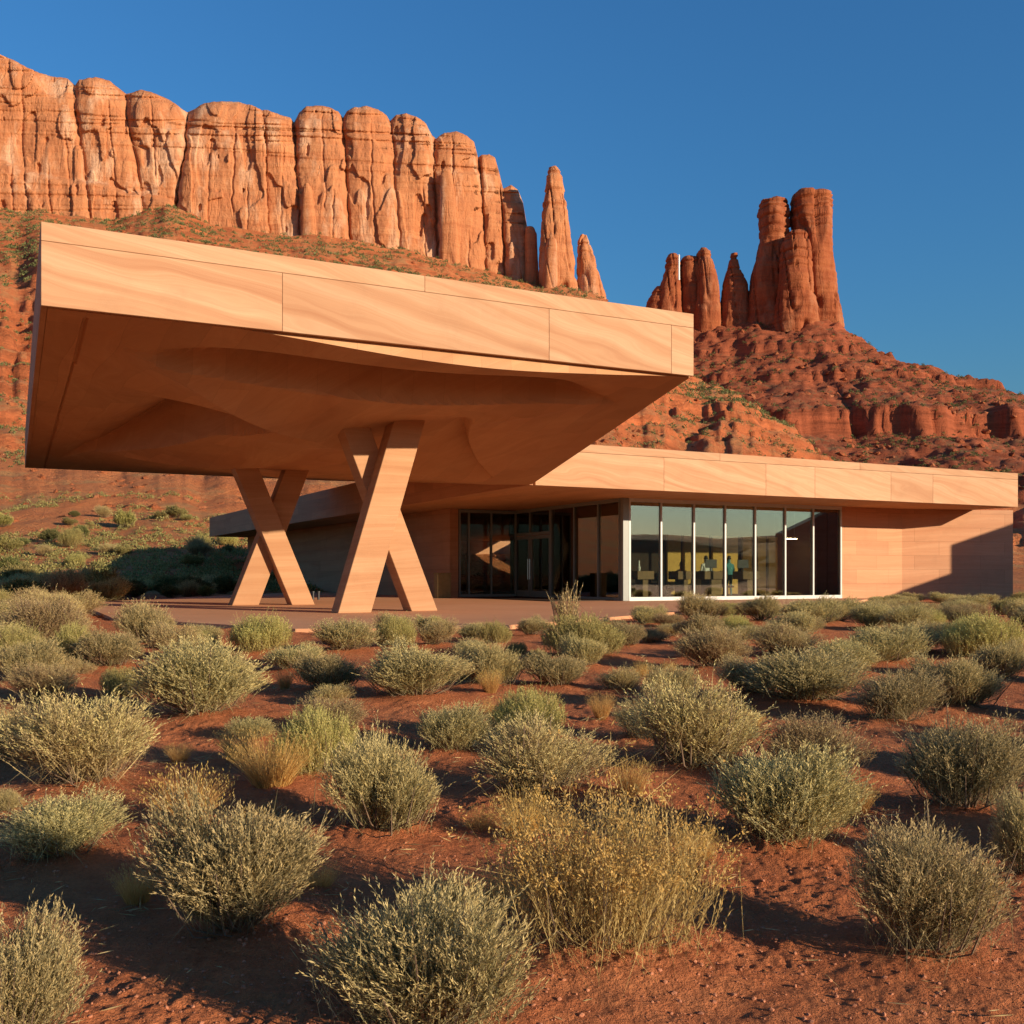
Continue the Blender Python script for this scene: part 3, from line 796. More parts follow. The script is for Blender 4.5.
spire('rock_tower', 'left twin tower on the butte with a narrow waist below its round head',
      [T([(199, 768, 780), (202, 762, 785), (212, 759, 787), (228, 760, 788), (240, 759, 786), (256, 756, 788), (275, 750, 792), (300, 749, 796), (334, 747, 800)], 808, 212, 14, 18, 2.4, 0.8)], M['rock_red'], 'rock tower', BT)
spire('rock_tower', 'shorter rock buttress standing in front of the two twin towers',
      [T([(233, 788, 803), (237, 783, 806), (250, 781, 808), (275, 779, 811), (300, 777, 815), (335, 774, 820)], 790, 213, 11, 12, 2.5, 0.8)], M['rock_red'], 'rock tower', BT)
spire('rock_tower', 'slim pointed rock tower just left of the twin towers',
      [T([(254, 731, 737), (259, 729, 738), (268, 727, 740), (277, 724, 744), (287, 722, 748), (310, 720, 750), (338, 718, 753)], 815, 214, 11, 12, 2.5, 0.7)], M['rock_red'], 'rock tower', BT)
spire('rock_tower', 'wide double-headed rock tower in the middle of the left group',
      [T([(258, 683, 696), (263, 681, 700), (285, 681, 706), (340, 679, 712)], 822, 215, 11, 12, 2.6, 0.7),
       T([(249, 699, 707), (253, 697, 710), (262, 697, 712), (280, 696, 718), (310, 694, 721), (340, 692, 723)], 815, 216, 12, 12, 2.5, 0.7)], M['rock_red'], 'rock tower', BT)
spire('rock_tower', 'leftmost rock tower of the butte with a stepped left shoulder and white pole',
      [T([(255, 668, 676), (259, 666, 679), (272, 665, 680), (290, 660, 681), (335, 652, 684)], 822, 217, 10, 12, 2.6, 0.7),
       T([(287, 656, 664), (293, 652, 668), (303, 647, 672), (335, 640, 676)], 824, 218, 9, 10, 2.4, 0.6)], M['rock_red'], 'rock tower', BT)
# thin white pole beside the leftmost tower
px0 = ((679 - 512) / F * 806, 806)
mb = MB().tube((0, 0, 0), (0, 0, 19), 0.75, 0.6, 8)
po = link('marker_pole', None); po.location = (px0[0], px0[1], EYE + (HOR - 280) / F * 806)
tag(po, 'thin white pole standing upright beside the leftmost rock tower', 'pole')
mb.build('pole_shaft', M['white'], po)
MB().tube((0, 0, 18.9), (0, 0, 19.8), 0.95, 0.2, 8).build('pole_cap', M['white'], po)

# ------------------------------------------------------------------ the building
bld = link('visitor_building', None)
bld.location = (C0[0], C0[1], PZ)
bld.rotation_euler = (0, 0, ROT)
tag(bld, 'low sandstone building with a huge cantilevered canopy on crossed stone columns', 'building')

ZB, ZT = 5.80, 7.30           # canopy fascia, above the patio
VF, VBK, UL = -8.3, 22.8, -14.6
ZS0, ZS1 = 3.92, 5.36         # roof slab of the wing
def ul(v): return -14.6 + 1.10 * (np.asarray(v, float) + 8.3) / 31.1
def ur(v): return -0.2 + 0.7 * np.clip((np.asarray(v, float) + 8.3) / 9.5, 0, 1)

# --- soffit: smooth sheet through points, with folds
def edge_right(v):
    return np.where(v < 1.2, ZB + (ZS0 - ZB) * np.clip((v + 8.3) / 9.5, 0, 1), ZS0 + (ZB - ZS0) * np.clip((v - 1.2) / 21.6, 0, 1))
ctl = []
for k in np.linspace(0, 1, 8): ctl.append((UL + (-0.2 - UL) * k, VF, ZB)); ctl.append((-13.5 + 14.0 * k, VBK, ZB))
for v in np.linspace(VF, VBK, 12)[1:-1]: ctl.append((float(ul(v)), v, ZB))
for v in np.linspace(VF, VBK, 16)[1:-1]: ctl.append((float(ur(v)), v, float(edge_right(v))))
ctl += [(-6, -6.3, 5.50), (-10, -6.3, 5.66), (-2.5, -6.4, 5.58), (-6, -4.6, 5.32), (-5.4, -3.1, 5.22), (-6.3, -1.9, 4.98), (-6.2, 1.0, 4.82), (-7.0, 5.0, 4.72), (-7.5, 12, 5.15),
        (-11, -2, 5.45), (-11, 6, 5.35), (-3.2, 0.5, 4.55), (-1.7, 0.8, 4.15), (-3, 8, 4.75), (-2.6, -3.5, 5.0)]
ctl = np.array(ctl)
def tps(r2): return np.where(r2 > 1e-9, r2 * np.log(np.maximum(r2, 1e-9)), 0)
Kc = tps(((ctl[:, None, :2] - ctl[None, :, :2]) ** 2).sum(-1)) + 0.02 * np.eye(len(ctl))
Pm = np.c_[np.ones(len(ctl)), ctl[:, :2]]
A = np.block([[Kc, Pm], [Pm.T, np.zeros((3, 3))]])
sol = np.linalg.solve(A, np.r_[ctl[:, 2], 0, 0, 0])
def sof_base(U, Vv):
    sh = U.shape
    q = np.stack([U.ravel(), Vv.ravel()], -1)
    z = tps(((q[:, None, :] - ctl[None, :, :2]) ** 2).sum(-1)) @ sol[:-3] + sol[-3] + q @ sol[-2:]
    return z.reshape(sh)
def sof(U, Vv):
    U, Vv = np.broadcast_arrays(np.asarray(U, float), np.asarray(Vv, float))
    z = sof_base(U, Vv)
    # fold behind the front edge: a recess with a steep lens-shaped far wall
    a1 = np.clip(1 - ((U + 7.0) / 6.0) ** 2, 0, 1)
    v1 = -6.0 + 0.35 * np.sin((U + 12) * 0.5)
    st1 = sstep(0, 0.16, Vv - v1)
    z = z + a1 * (0.88 * np.exp(-np.abs(Vv - v1) / 0.65) * (1 - st1) - 0.30 * st1 * np.exp(-np.abs(Vv - v1) / 4.0))
    # fold along the left side, blunt at the front, fading to the back
    f2 = sstep(-1.9, -0.6, Vv) * np.clip((17.0 - Vv) / 15.0, 0, 1)
    u2 = -9.9 - 0.145 * (Vv + 1.0) + 1.1 * np.exp(-((Vv + 1.7) / 0.9) ** 2)
    st2 = sstep(0, 0.15, U - u2)
    z = z + f2 * (1.15 * np.exp(-np.abs(U - u2) / 1.1) * (1 - st2) - 0.40 * st2 * np.exp(-np.abs(U - u2) / 4.0) * np.clip((13.0 - Vv) / 8.0, 0, 1))
    # sharp ridges that run from the column heads towards the corners
    for (p0, p1, amp, wdt) in (((-7.0, -1.2), (-13.4, -6.9), 0.66, 0.9), ((-7.2, 3.0), (-12.0, 12.5), 0.36, 1.1), ((-4.8, -3.4), (-0.9, -7.2), 0.14, 0.9), ((-6.4, 2.0), (-0.6, 1.0), 0.25, 1.0), ((-6.6, 6.0), (-3.5, 18.0), 0.2, 1.4)):
        ex, ey = p1[0] - p0[0], p1[1] - p0[1]
        tt = np.clip(((U - p0[0]) * ex + (Vv - p0[1]) * ey) / (ex * ex + ey * ey), 0, 1)
        dd = np.hypot(U - p0[0] - ex * tt, Vv - p0[1] - ey * tt)
        z = z - np.clip((VBK - Vv) / 6.0, 0, 1) * amp * np.sin(np.clip(0.12 + tt * 0.88, 0, 1) * math.pi) * np.exp(-dd / wdt)
    # curved hollow near the right edge
    f3 = np.clip(1 - ((Vv + 1.9) / 2.6) ** 2, 0, 1)
    u3 = -3.9 + 0.62 * (Vv + 3.8) - 0.55 * f3
    st3 = sstep(0, 0.15, U - u3)
    z = z + f3 * (0.45 * np.exp(-np.abs(U - u3) / 0.8) * (1 - st3) - 0.10 * st3 * np.exp(-np.abs(U - u3) / 1.6))
    return z
nu, nv = 380, 560
s_ = np.linspace(0, 1, nu)
vs = np.unique(np.concatenate([np.linspace(VF + 0.06, VBK, nv), [VF + 0.55, VF + 0.57, VF + 0.60, VF + 0.62]]))
VV, SS = np.meshgrid(vs, s_, indexing='ij')
UU = ul(VV) + 0.06 + (ur(VV) - ul(VV) - 0.06) * SS
ZZ = sof(UU, VV)
# the border runs level into the edges, and a lit lip hangs below the front fascia
ZZ = ZZ + (edge_right(VV) - ZZ) * sstep(0.93, 1.0, SS)
lip = 0.30 * np.clip(np.sin(np.clip((UU + 11.2) / 11.0, 0, 1) * math.pi), 0, 1) ** 1.3
ZZ = ZZ - lip * np.exp(-np.clip(VV - VF, 0, 99) / 2.6)
gl = (np.abs(UU - (ul(VV) + 0.72)) < 0.03) & (VV > VF + 0.5)
ZZ = ZZ + 0.06 * gl
Vs = np.stack([UU, VV, ZZ], -1)
# rim rows turned up behind the panels
first = Vs[0].copy(); first[:, 2] = ZB + 0.12
Vs = np.concatenate([first[None], Vs], 0)
me = mesh_np('soffit', Vs.reshape(-1, 3), grid_faces(Vs.shape[0], nu)[:, ::-1], [M['soffit']], False)
sofo = link('soffit', me, bld)
# shell of the canopy: top and rear/right sides closed against the soffit rim
Z2 = ZT - 0.03
sh_v, sh_f = [], []
def strip(P):
    b = len(sh_v)
    for p in P:
        sh_v.append((p[0], p[1], p[2])); sh_v.append((p[0], p[1], Z2))
    for i in range(len(P) - 1):
        sh_f.append([b + 2 * i, b + 2 * i + 2, b + 2 * i + 3, b + 2 * i + 1])
strip([Vs[i, -1] for i in range(0, Vs.shape[0], 6)] + [Vs[-1, -1]])
strip([Vs[-1, j] for j in range(nu - 1, -1, -6)] + [Vs[-1, 0]])
strip([Vs[i, 0] for i in range(Vs.shape[0] - 1, 0, -6)] + [Vs[0, 0]])
strip([Vs[0, j] for j in range(0, nu, 6)] + [Vs[0, -1]])
b = len(sh_v)
sh_v += [(UL + 0.06, VF + 0.06, Z2), (-0.2, VF + 0.06, Z2), (0.5, 1.2, Z2), (0.5, VBK, Z2), (-13.44, VBK, Z2)]
sh_f.append([b, b + 1, b + 2, b + 3, b + 4])
me = bpy.data.meshes.new('canopy_roof'); me.from_pydata(sh_v, [], sh_f); me.materials.append(M['fascia'])
roof = link('canopy_roof', me, bld)
# fascia panels, front
def panels(parent, joints, axis, z0, z1, face, depth, mat, gap=0.007, name='fascia_panel'):
    for a, c in zip(joints[:-1], joints[1:]):
        if axis == 'u': m = MB().box(a + gap / 2, c - gap / 2, face, face + depth, z0, z1)
        else: m = MB().box(face, face + depth, a + gap / 2, c - gap / 2, z0, z1)
        m.build(name, mat, parent, bevel=0.006)
fascia = MB().box(UL + 0.1, -0.25, VF + 0.02, VF + 0.055, ZB + 0.05, ZT - 0.06).build('canopy_fascia', M['fascia'], bld)
uR = -0.2
joints = [UL - 0.06] + [u_at(p, VF) for p in (281, 547, 669)] + [uR]
zt0 = ZT - 0.335
panels(fascia, joints, 'u', ZB, zt0 - 0.008, VF - 0.10, 0.115, M['fascia'])
panels(fascia, [UL - 0.06] + [u_at(423, VF)] + [uR], 'u', zt0, ZT, VF - 0.10, 0.115, M['fascia'])
lj = [VF + 0.03, VF + 9, VF + 19, VBK]
for a, c in zip(lj[:-1], lj[1:]):
    a, c = a + 0.006, c - 0.006
    MB().prism([(float(ul(a)) - 0.06, a), (float(ul(a)) + 0.055, a), (float(ul(c)) + 0.055, c), (float(ul(c)) - 0.06, c)], ZB, ZT).build('fascia_panel', M['fascia'], fascia, bevel=0.006)

# --- crossed columns
def strut(parent, ub, ut, vf, wid, th, zt, wt=None):
    wt = wt or wid
    lo = [(ub - wid / 2, vf, 0.0), (ub + wid / 2, vf, 0.0), (ub + wid / 2, vf + th, 0.0), (ub - wid / 2, vf + th, 0.0)]
    hi = [(ut - wt / 2, vf, zt), (ut + wt / 2, vf, zt), (ut + wt / 2, vf + th, zt), (ut - wt / 2, vf + th, zt)]
    MB().hexa(lo, hi).build('strut', M['strut'], parent, bevel=0.012)
def zs(u, v): return float(sof(np.array([u]), np.array([v]))[0])
xc = link('cross_column', None, bld)
xc['label'] = 'nearer crossed column, right of the other'
def along(ub, ut, v, zref, zt): return ub + (ut - ub) * zt / zref
zt = zs(-5.4, -3.1) + 0.35
strut(xc, -6.99, along(-6.99, -5.4, 0, 5.28, zt), -3.14, 0.89, 0.6, zt, 0.86)
zt = zs(-6.4, -1.9) + 0.35
strut(xc, -4.82, along(-4.82, -6.80, 0, 4.95, zt), -2.60, 0.76, 0.6, zt, 0.78)
xc = link('cross_column', None, bld)
xc['label'] = 'farther crossed column, left of the other'
zt = zs(-6.3, 5.2) + 0.35
strut(xc, -7.84, along(-7.84, -6.0, 0, 4.78, zt), 5.2, 0.86, 0.6, zt, 0.78)
zt = zs(-7.8, 4.9) + 0.35
strut(xc, -6.02, along(-6.02, -8.0, 0, 4.70, zt), 4.85, 0.76, 0.6, zt, 0.78)

# --- wing roof slab
SE = u_at(1018, 1.1)
slab = MB().box(0.5, SE - 0.1, 1.2, 52.0, ZS0, ZS1 - 0.03).build('roof_slab', M['soffit'], bld)
jw = [0.62] + [u_at(p, 1.1) for p in (664, 766, 815, 891, 933)] + [SE]
panels(slab, jw, 'u', ZS0 - 0.004, ZS1 - 0.28, 1.1, 0.115, M['fascia'])
panels(slab, [0.62, u_at(720, 1.1), u_at(860, 1.1), SE], 'u', ZS1 - 0.27, ZS1, 1.1, 0.115, M['fascia'])
panels(slab, [1.1, 12, 23, 34, 45, 52.1], 'v', ZS0 - 0.004, ZS1 - 0.003, 0.40, 0.115, M['wall'])
panels(slab, [1.23, 20, 40, 52.1], 'v', ZS0 - 0.004, ZS1 - 0.003, SE - 0.115, 0.115, M['fascia'])

# --- stone walls
GU0, GU1 = 6.3, u_at(841, 4.5)
KU = u_at(902, 4.5)
WE = u_at(1013, 2.7)
ZW = ZS0 - 0.005
MB().prism([(GU1, 4.5), (KU, 4.5), (WE, 2.7), (WE, 3.2), (KU + 0.1, 5.0), (GU1, 5.0)], -0.5, ZW).build('stone_wall', M['wall'], bld)
MB().box(WE - 0.5, WE - 0.02, 3.3, 51, -0.5, ZW - 0.01).build('stone_wall', M['wall'], bld)
MB().box(3.0, 3.4, 13.3, 51, -0.5, ZW).build('stone_wall', M['wall'], bld)
MB().box(3.4, WE - 0.5, 50.5, 51, -0.5, ZW - 0.02).build('stone_wall', M['wall'], bld)
# --- interior
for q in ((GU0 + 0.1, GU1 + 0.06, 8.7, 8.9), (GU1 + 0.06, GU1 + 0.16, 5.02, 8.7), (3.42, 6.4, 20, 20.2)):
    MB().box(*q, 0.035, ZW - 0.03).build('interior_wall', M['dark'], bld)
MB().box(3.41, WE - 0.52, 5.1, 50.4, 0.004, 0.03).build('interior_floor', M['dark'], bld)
for (a, c) in ((667, 680), (683, 690), (695, 708), (712, 723), (725, 737), (742, 751), (757, 765), (768, 779)):
    MB().box(u_at(a, 8.6), u_at(c, 8.6), 8.54, 8.66, 0.15, 2.75).build('interior_panel', M['ochre'], bld)

# --- glazing
ZG = 3.84
def glaze_u(name, us, v, z0, z1, wid=0.075, dep=0.14, gm=M['glass'], al=M['alu']):
    g = link(name, None, bld)
    for x in us: MB().box(x - wid / 2, x + wid / 2, v - dep / 2, v + dep / 2, z0 + 0.14, z1 - 0.06).build('mullion', al, g)
    MB().box(us[0] - wid / 2, us[-1] + wid / 2, v - dep / 2 - 0.01, v + dep / 2, z0, z0 + 0.14).build('sill', al, g)
    MB().box(us[0] - wid / 2, us[-1] + wid / 2, v - dep / 2, v + dep / 2, z1 - 0.06, z1 + 0.08).build('head_rail', al, g)
    for a, c in zip(us[:-1], us[1:]):
        MB().box(a + wid / 2, c - wid / 2, v - 0.012, v + 0.012, z0 + 0.14, z1 - 0.06).build('pane', gm, g)
    return g
def glaze_v(name, vs_, u, z0, z1, wid=0.075, dep=0.14, al=M['post']):
    g = link(name, None, bld)
    for y in vs_: MB().box(u - dep / 2, u + dep / 2, y - wid / 2, y + wid / 2, z0 + 0.12, z1 - 0.06).build('mullion', al, g)
    MB().box(u - dep / 2, u + dep / 2, vs_[0] - wid / 2, vs_[-1] + wid / 2, z0, z0 + 0.12).build('sill', al, g)
    MB().box(u - dep / 2, u + dep / 2, vs_[0] - wid / 2, vs_[-1] + wid / 2, z1 - 0.06, z1 + 0.08).build('head_rail', al, g)
    for a, c in zip(vs_[:-1], vs_[1:]):
        MB().box(u - 0.012, u + 0.012, a + wid / 2, c - wid / 2, z0 + 0.12, z1 - 0.06).build('pane', M['glass'], g)
    return g
us = [u_at(p, 4.5) for p in (629, 660.5, 693.3, 724.5, 754.5, 784.5, 812.5)] + [GU1 - 0.05]
glaze_u('curtain_wall', us, 4.5, 0.0, ZG)
MB().box(GU0 - 0.08, us[0] - 0.05, 4.42, 4.62, 0.0, ZG + 0.07).build('corner_post', M['post'], bld, bevel=0.01)
vd0, vd1 = v_at(552, GU0), v_at(511, GU0)
vsd = sorted([4.72, v_at(599, GU0), v_at(575, GU0), vd0])
glaze_v('curtain_wall', vsd, GU0, 0.0, ZG)
glaze_v('transom_light', [vd0 + 0.1, (vd0 + vd1) / 2, vd1 + 0.05], GU0, 2.75, ZG)
vm = (vd0 + vd1) / 2
for (a, c, hs) in ((vd0 + 0.06, vm - 0.01, 1), (vm + 0.01, vd1, -1)):
    d = link('door', None, bld)
    fr = MB().box(GU0 - 0.04, GU0 + 0.03, a, a + 0.16, 0.02, 2.73).box(GU0 - 0.04, GU0 + 0.03, c - 0.16, c, 0.02, 2.73)
    fr.box(GU0 - 0.04, GU0 + 0.03, a + 0.16, c - 0.16, 0.02, 0.30).box(GU0 - 0.04, GU0 + 0.03, a + 0.16, c - 0.16, 2.58, 2.73)
    fr.build('door_frame', M['post'], d)
    MB().box(GU0 - 0.012, GU0 + 0.01, a + 0.16, c - 0.16, 0.30, 2.58).build('pane', M['glass'], d)
    hv = (c - 0.08) if hs == 1 else (a + 0.08)
    MB().tube((GU0 - 0.10, hv, 0.8), (GU0 - 0.10, hv, 1.7), 0.022, 0.022, 8).tube((GU0 - 0.10, hv, 0.9), (GU0 - 0.03, hv, 0.9), 0.015, 0.015).tube((GU0 - 0.10, hv, 1.6), (GU0 - 0.03, hv, 1.6), 0.015, 0.015).build('handle', M['steel'], d)
usb = [3.46] + [u_at(p, 13.3) for p in (468.5, 491)] + [GU0 - 0.06]
glaze_u('curtain_wall', usb, 13.3, 0.0, ZG - 0.02, gm=M['entry_glass'], al=M['post'])

# --- patio
pp = [UV(*p) for p in PATIO]
po_ = MB().prism(pp, -0.22, 0.0).build('patio', M['patio'], None)
po_.location = (C0[0], C0[1], PZ); po_.rotation_euler = (0, 0, ROT)
tag(po_, kind='structure')

# --- unseen stepped wall, added and shaped to shade the end of the wing
def wall_u(px):
    u = u_at(px, 4.5)
    if u <= KU: return u, 4.5
    lo_, hi_ = 2.0, 4.5
    for _ in range(40):
        v = (lo_ + hi_) / 2
        if u_at(px, v) > KU + (WE - KU) * (4.5 - v) / 1.8: hi_ = v
        else: lo_ = v
    return u_at(px, v), v
def shade_pts():
    pts = []
    for (px, py) in ((868, 606), (950, 574), (950.5, 545), (1012, 524), (1040, 514)):
        u, v = wall_u(px)
        xy = W(u, v)
        z = EYE + (HOR - py) / F * xy[1]
        pts.append(Vector((xy[0], xy[1], z)) + SUN * 17.0)
    return pts
sp = shade_pts()
scr = link('shade_wall', None)
base = sp[0]
scr.location = (base.x, base.y, 0.4)
tag(scr, 'unseen stepped wall outside the picture, added to shade the end of the stone wing', 'wall')
def seg(pa, pb, za, zb, name):
    pa, pb = Vector((pa.x, pa.y, 0)) - Vector((base.x, base.y, 0)), Vector((pb.x, pb.y, 0)) - Vector((base.x, base.y, 0))
    d = (pb - pa).normalized(); nrm = Vector((-d.y, d.x, 0)) * 0.5
    lo = [tuple(pa - nrm * 0), tuple(pb), tuple(pb + nrm), tuple(pa + nrm)]
    lo = [(p[0], p[1], 0.0) for p in lo]
    hi = [(lo[0][0], lo[0][1], za), (lo[1][0], lo[1][1], zb), (lo[2][0], lo[2][1], zb), (lo[3][0], lo[3][1], za)]
    MB().hexa(lo, hi).build(name, M['wall'], scr)
seg(sp[0], sp[1], max(0.3, sp[0].z - 0.4), sp[1].z - 0.4, 'low_wall')
seg(sp[2], sp[4], sp[2].z - 0.4, sp[4].z - 0.4, 'high_wall')

# ------------------------------------------------------------------ furniture behind the glass
def at_room(px, v): return u_at(px, v)
def room_root(name, u, v, label, cat, group=None, rz=0.0):
    r = link(name, None)
    p = W(u, v)
    r.location = (p[0], p[1], PZ + 0.03)
    r.rotation_euler = (0, 0, ROT + rz)
    return tag(r, label, cat, group)
def desk(px, v, wd, label):
    r = room_root('counter', at_room(px, v), v, label, 'counter', 'counters behind the glass')
    MB().box(-wd / 2, wd / 2, -0.35, 0.35, 0.78, 1.12).build('counter_top', M['oak'], r, bevel=0.01)
    MB().box(-wd / 2 + 0.3, wd / 2 - 0.25, -0.28, 0.28, 0.0, 0.78).build('pedestal', M['oak'], r)
    return r
desk(641, 6.2, 0.8, 'small pale wooden counter behind the first glass pane from the left')
desk(681, 6.4, 0.8, 'low wooden counter behind the second glass pane')
desk(711, 6.5, 1.2, 'wide wooden counter behind the third glass pane')
desk(746, 6.6, 0.9, 'wooden counter behind the fourth glass pane')
def chair(px, v, label):
    r = room_root('office_chair', at_room(px, v), v, label, 'chair', 'dark chairs behind the glass', 0.4)
    MB().box(-0.24, 0.24, -0.24, 0.24, 0.42, 0.50).build('seat', M['black'], r, bevel=0.03)
    MB().box(-0.23, 0.23, 0.20, 0.27, 0.56, 1.15).build('backrest', M['black'], r, bevel=0.03)
    m = MB().tube((0, 0, 0.08), (0, 0, 0.42), 0.03, 0.03)
    for k in range(5):
        t = k * 1.2566
        m.tube((0, 0, 0.09), (0.28 * math.cos(t), 0.28 * math.sin(t), 0.05), 0.02, 0.015)
    m.tube((0, 0.2, 0.46), (0, 0.24, 0.6), 0.02, 0.02)
    m.build('base', M['black'], r)
chair(666, 5.8, 'dark office chair behind the second glass pane, nearest the glass')
chair(727, 7.3, 'dark office chair between the third and fourth glass panes')
def monitor(px, v, label):
    r = room_root('monitor', at_room(px, v), v, label, 'monitor', 'screens on the counters')
    r.location.z += 1.12
    MB().box(-0.12, 0.12, -0.09, 0.09, 0.0, 0.02).tube((0, 0, 0.01), (0, 0, 0.2), 0.025, 0.02).build('stand', M['black'], r)
    MB().box(-0.3, 0.3, -0.02, 0.02, 0.14, 0.5).build('screen', M['black'], r, bevel=0.008)
monitor(711, 6.5, 'black screen on the wide counter behind the third pane')
monitor(743, 6.6, 'black screen on the counter behind the fourth pane')
def vase(px, v, label):
    r = room_root('vase', at_room(px, v), v, label, 'vase', 'small things on the first counter')
    r.location.z += 1.12
    m = MB()
    for (z0, r0, z1, r1) in ((0, 0.05, 0.12, 0.075), (0.12, 0.075, 0.24, 0.04), (0.24, 0.04, 0.42, 0.035)): m.tube((0, 0, z0), (0, 0, z1), r0, r1, 12)
    m.build('vase_body', M['white'], r)
    MB().tube((0, 0, 0.42), (0, 0, 0.44), 0.045, 0.045, 12).build('vase_rim', M['oak'], r)
vase(639, 6.2, 'slender pale vase on the small counter behind the first pane')
def person(px, v, label, cloth):
    r = room_root('person', at_room(px, v), v, label, 'person', 'people behind the counters', math.pi)
    # one skinned body: legs, trunk, neck, head, arms resting forward
    J = [((0, 0, 0.95), 0.15), ((0, 0, 1.15), 0.14), ((0, 0, 1.38), 0.165), ((0, 0, 1.5), 0.06), ((0, -0.02, 1.6), 0.085), ((0, -0.02, 1.72), 0.085),
         ((0.1, 0, 0.85), 0.09), ((0.11, -0.02, 0.48), 0.065), ((0.11, 0.02, 0.08), 0.045), ((0.11, -0.14, 0.035), 0.035),
         ((-0.1, 0, 0.85), 0.09), ((-0.11, -0.02, 0.48), 0.065), ((-0.11, 0.02, 0.08), 0.045), ((-0.11, -0.14, 0.035), 0.035),
         ((0.21, 0, 1.4), 0.06), ((0.27, 0.02, 1.15), 0.045), ((0.2, -0.24, 1.1), 0.035), ((0.18, -0.33, 1.11), 0.03),
         ((-0.21, 0, 1.4), 0.06), ((-0.27, 0.02, 1.15), 0.045), ((-0.2, -0.24, 1.1), 0.035), ((-0.18, -0.33, 1.11), 0.03)]
    E = [(0, 1), (1, 2), (2, 3), (3, 4), (4, 5), (0, 6), (6, 7), (7, 8), (8, 9), (0, 10), (10, 11), (11, 12), (12, 13), (2, 14), (14, 15), (15, 16), (16, 17), (2, 18), (18, 19), (19, 20), (20, 21)]
    me = bpy.data.meshes.new('body')
    me.from_pydata([j[0] for j in J], E, [])
    bm = bmesh.new(); bm.from_mesh(me)
    ly = bm.verts.layers.skin.verify()
    bm.verts.ensure_lookup_table()
    for i, j in enumerate(J):
        bm.verts[i][ly].radius = (j[1], j[1])
        bm.verts[i][ly].use_root = (i == 0)
    bm.to_mesh(me); bm.free()
    me.materials.append(cloth)
    o = link('body', me, r)
    md = o.modifiers.new('skin', 'SKIN'); md.use_smooth_shade = True
    o.modifiers.new('sub', 'SUBSURF').levels = 2
    o.modifiers['sub'].render_levels = 2
    MB().tube((0, 0.0, 1.66), (0, 0.01, 1.80), 0.10, 0.06, 12).build('hair', M['black'], r, smooth=True)
person(706, 7.5, 'person in a pale top standing behind the third glass pane', M['white'])
person(729, 7.6, 'person in a teal top standing behind the fourth glass pane', M['teal'])

# the lit linear lamp under the ceiling behind the right panes
k = NM('lamp_glow')
k.done(k.n('ShaderNodeEmission', {'Color': (1.0, 0.72, 0.38, 1), 'Strength': 60.0}).outputs[0])
r = room_root('ceiling_lamp', u_at(791, 6.6), 6.6, 'small lit hanging lamp behind the right panes of the glazing', 'lamp')
MB().box(-0.30, 0.30, -0.10, 0.10, 2.58, 2.65).build('housing', M['alu'], r)
MB().box(-0.27, 0.27, -0.08, 0.08, 2.555, 2.577).build('diffuser', k.m, r)
for sx in (-0.2, 0.2): MB().tube((sx, 0, 2.65), (sx, 0, 3.85), 0.008, 0.008).build('hanger', M['alu'], r)

# small things on the patio
r = room_root('sun_patch_block', u_at(442.5, 12.6), 12.6, 'pale yellow block added for a sunlit patch of wall beside the dark glass entry', 'sun_patch')  # added block that stands in for sunlight falling on the wall
MB().box(-0.32, 0.32, -0.2, 0.2, -0.03, 1.0).build('block', M['sun_patch'], r, bevel=0.015)
MB().box(-0.34, 0.34, -0.22, 0.22, 1.0, 1.06).build('cap', M['sun_patch'], r, bevel=0.01)
for px, lab in ((313, 'leftmost small dark lamp post on the patio between the cross columns'), (318.5, 'second small dark lamp post on the patio between the cross columns')):
    r = room_root('path_lamp', u_at(px, 12.0), 12.0, lab, 'lamp', 'lamp posts on the patio')
    MB().tube((0, 0, -0.03), (0, 0, 0.26), 0.05, 0.05, 10).build('post', M['black'], r)
    MB().tube((0, 0, 0.26), (0, 0, 0.31), 0.07, 0.07, 10).build('cap', M['black'], r)

# ------------------------------------------------------------------ plants
def unit(a): return a / np.maximum(np.linalg.norm(a, axis=-1, keepdims=True), 1e-9)

def leaf_quads(base, direc, side, ln, wd):
    tip = base + direc * ln[:, None]
    mid = base + direc * (ln * 0.5)[:, None]
    a = mid + side * (wd * 0.5)[:, None]
    c = mid - side * (wd * 0.5)[:, None]
    V = np.stack([base, a, tip, c], 1).reshape(-1, 3)
    Fq = np.arange(len(V)).reshape(-1, 4)
    return V, Fq

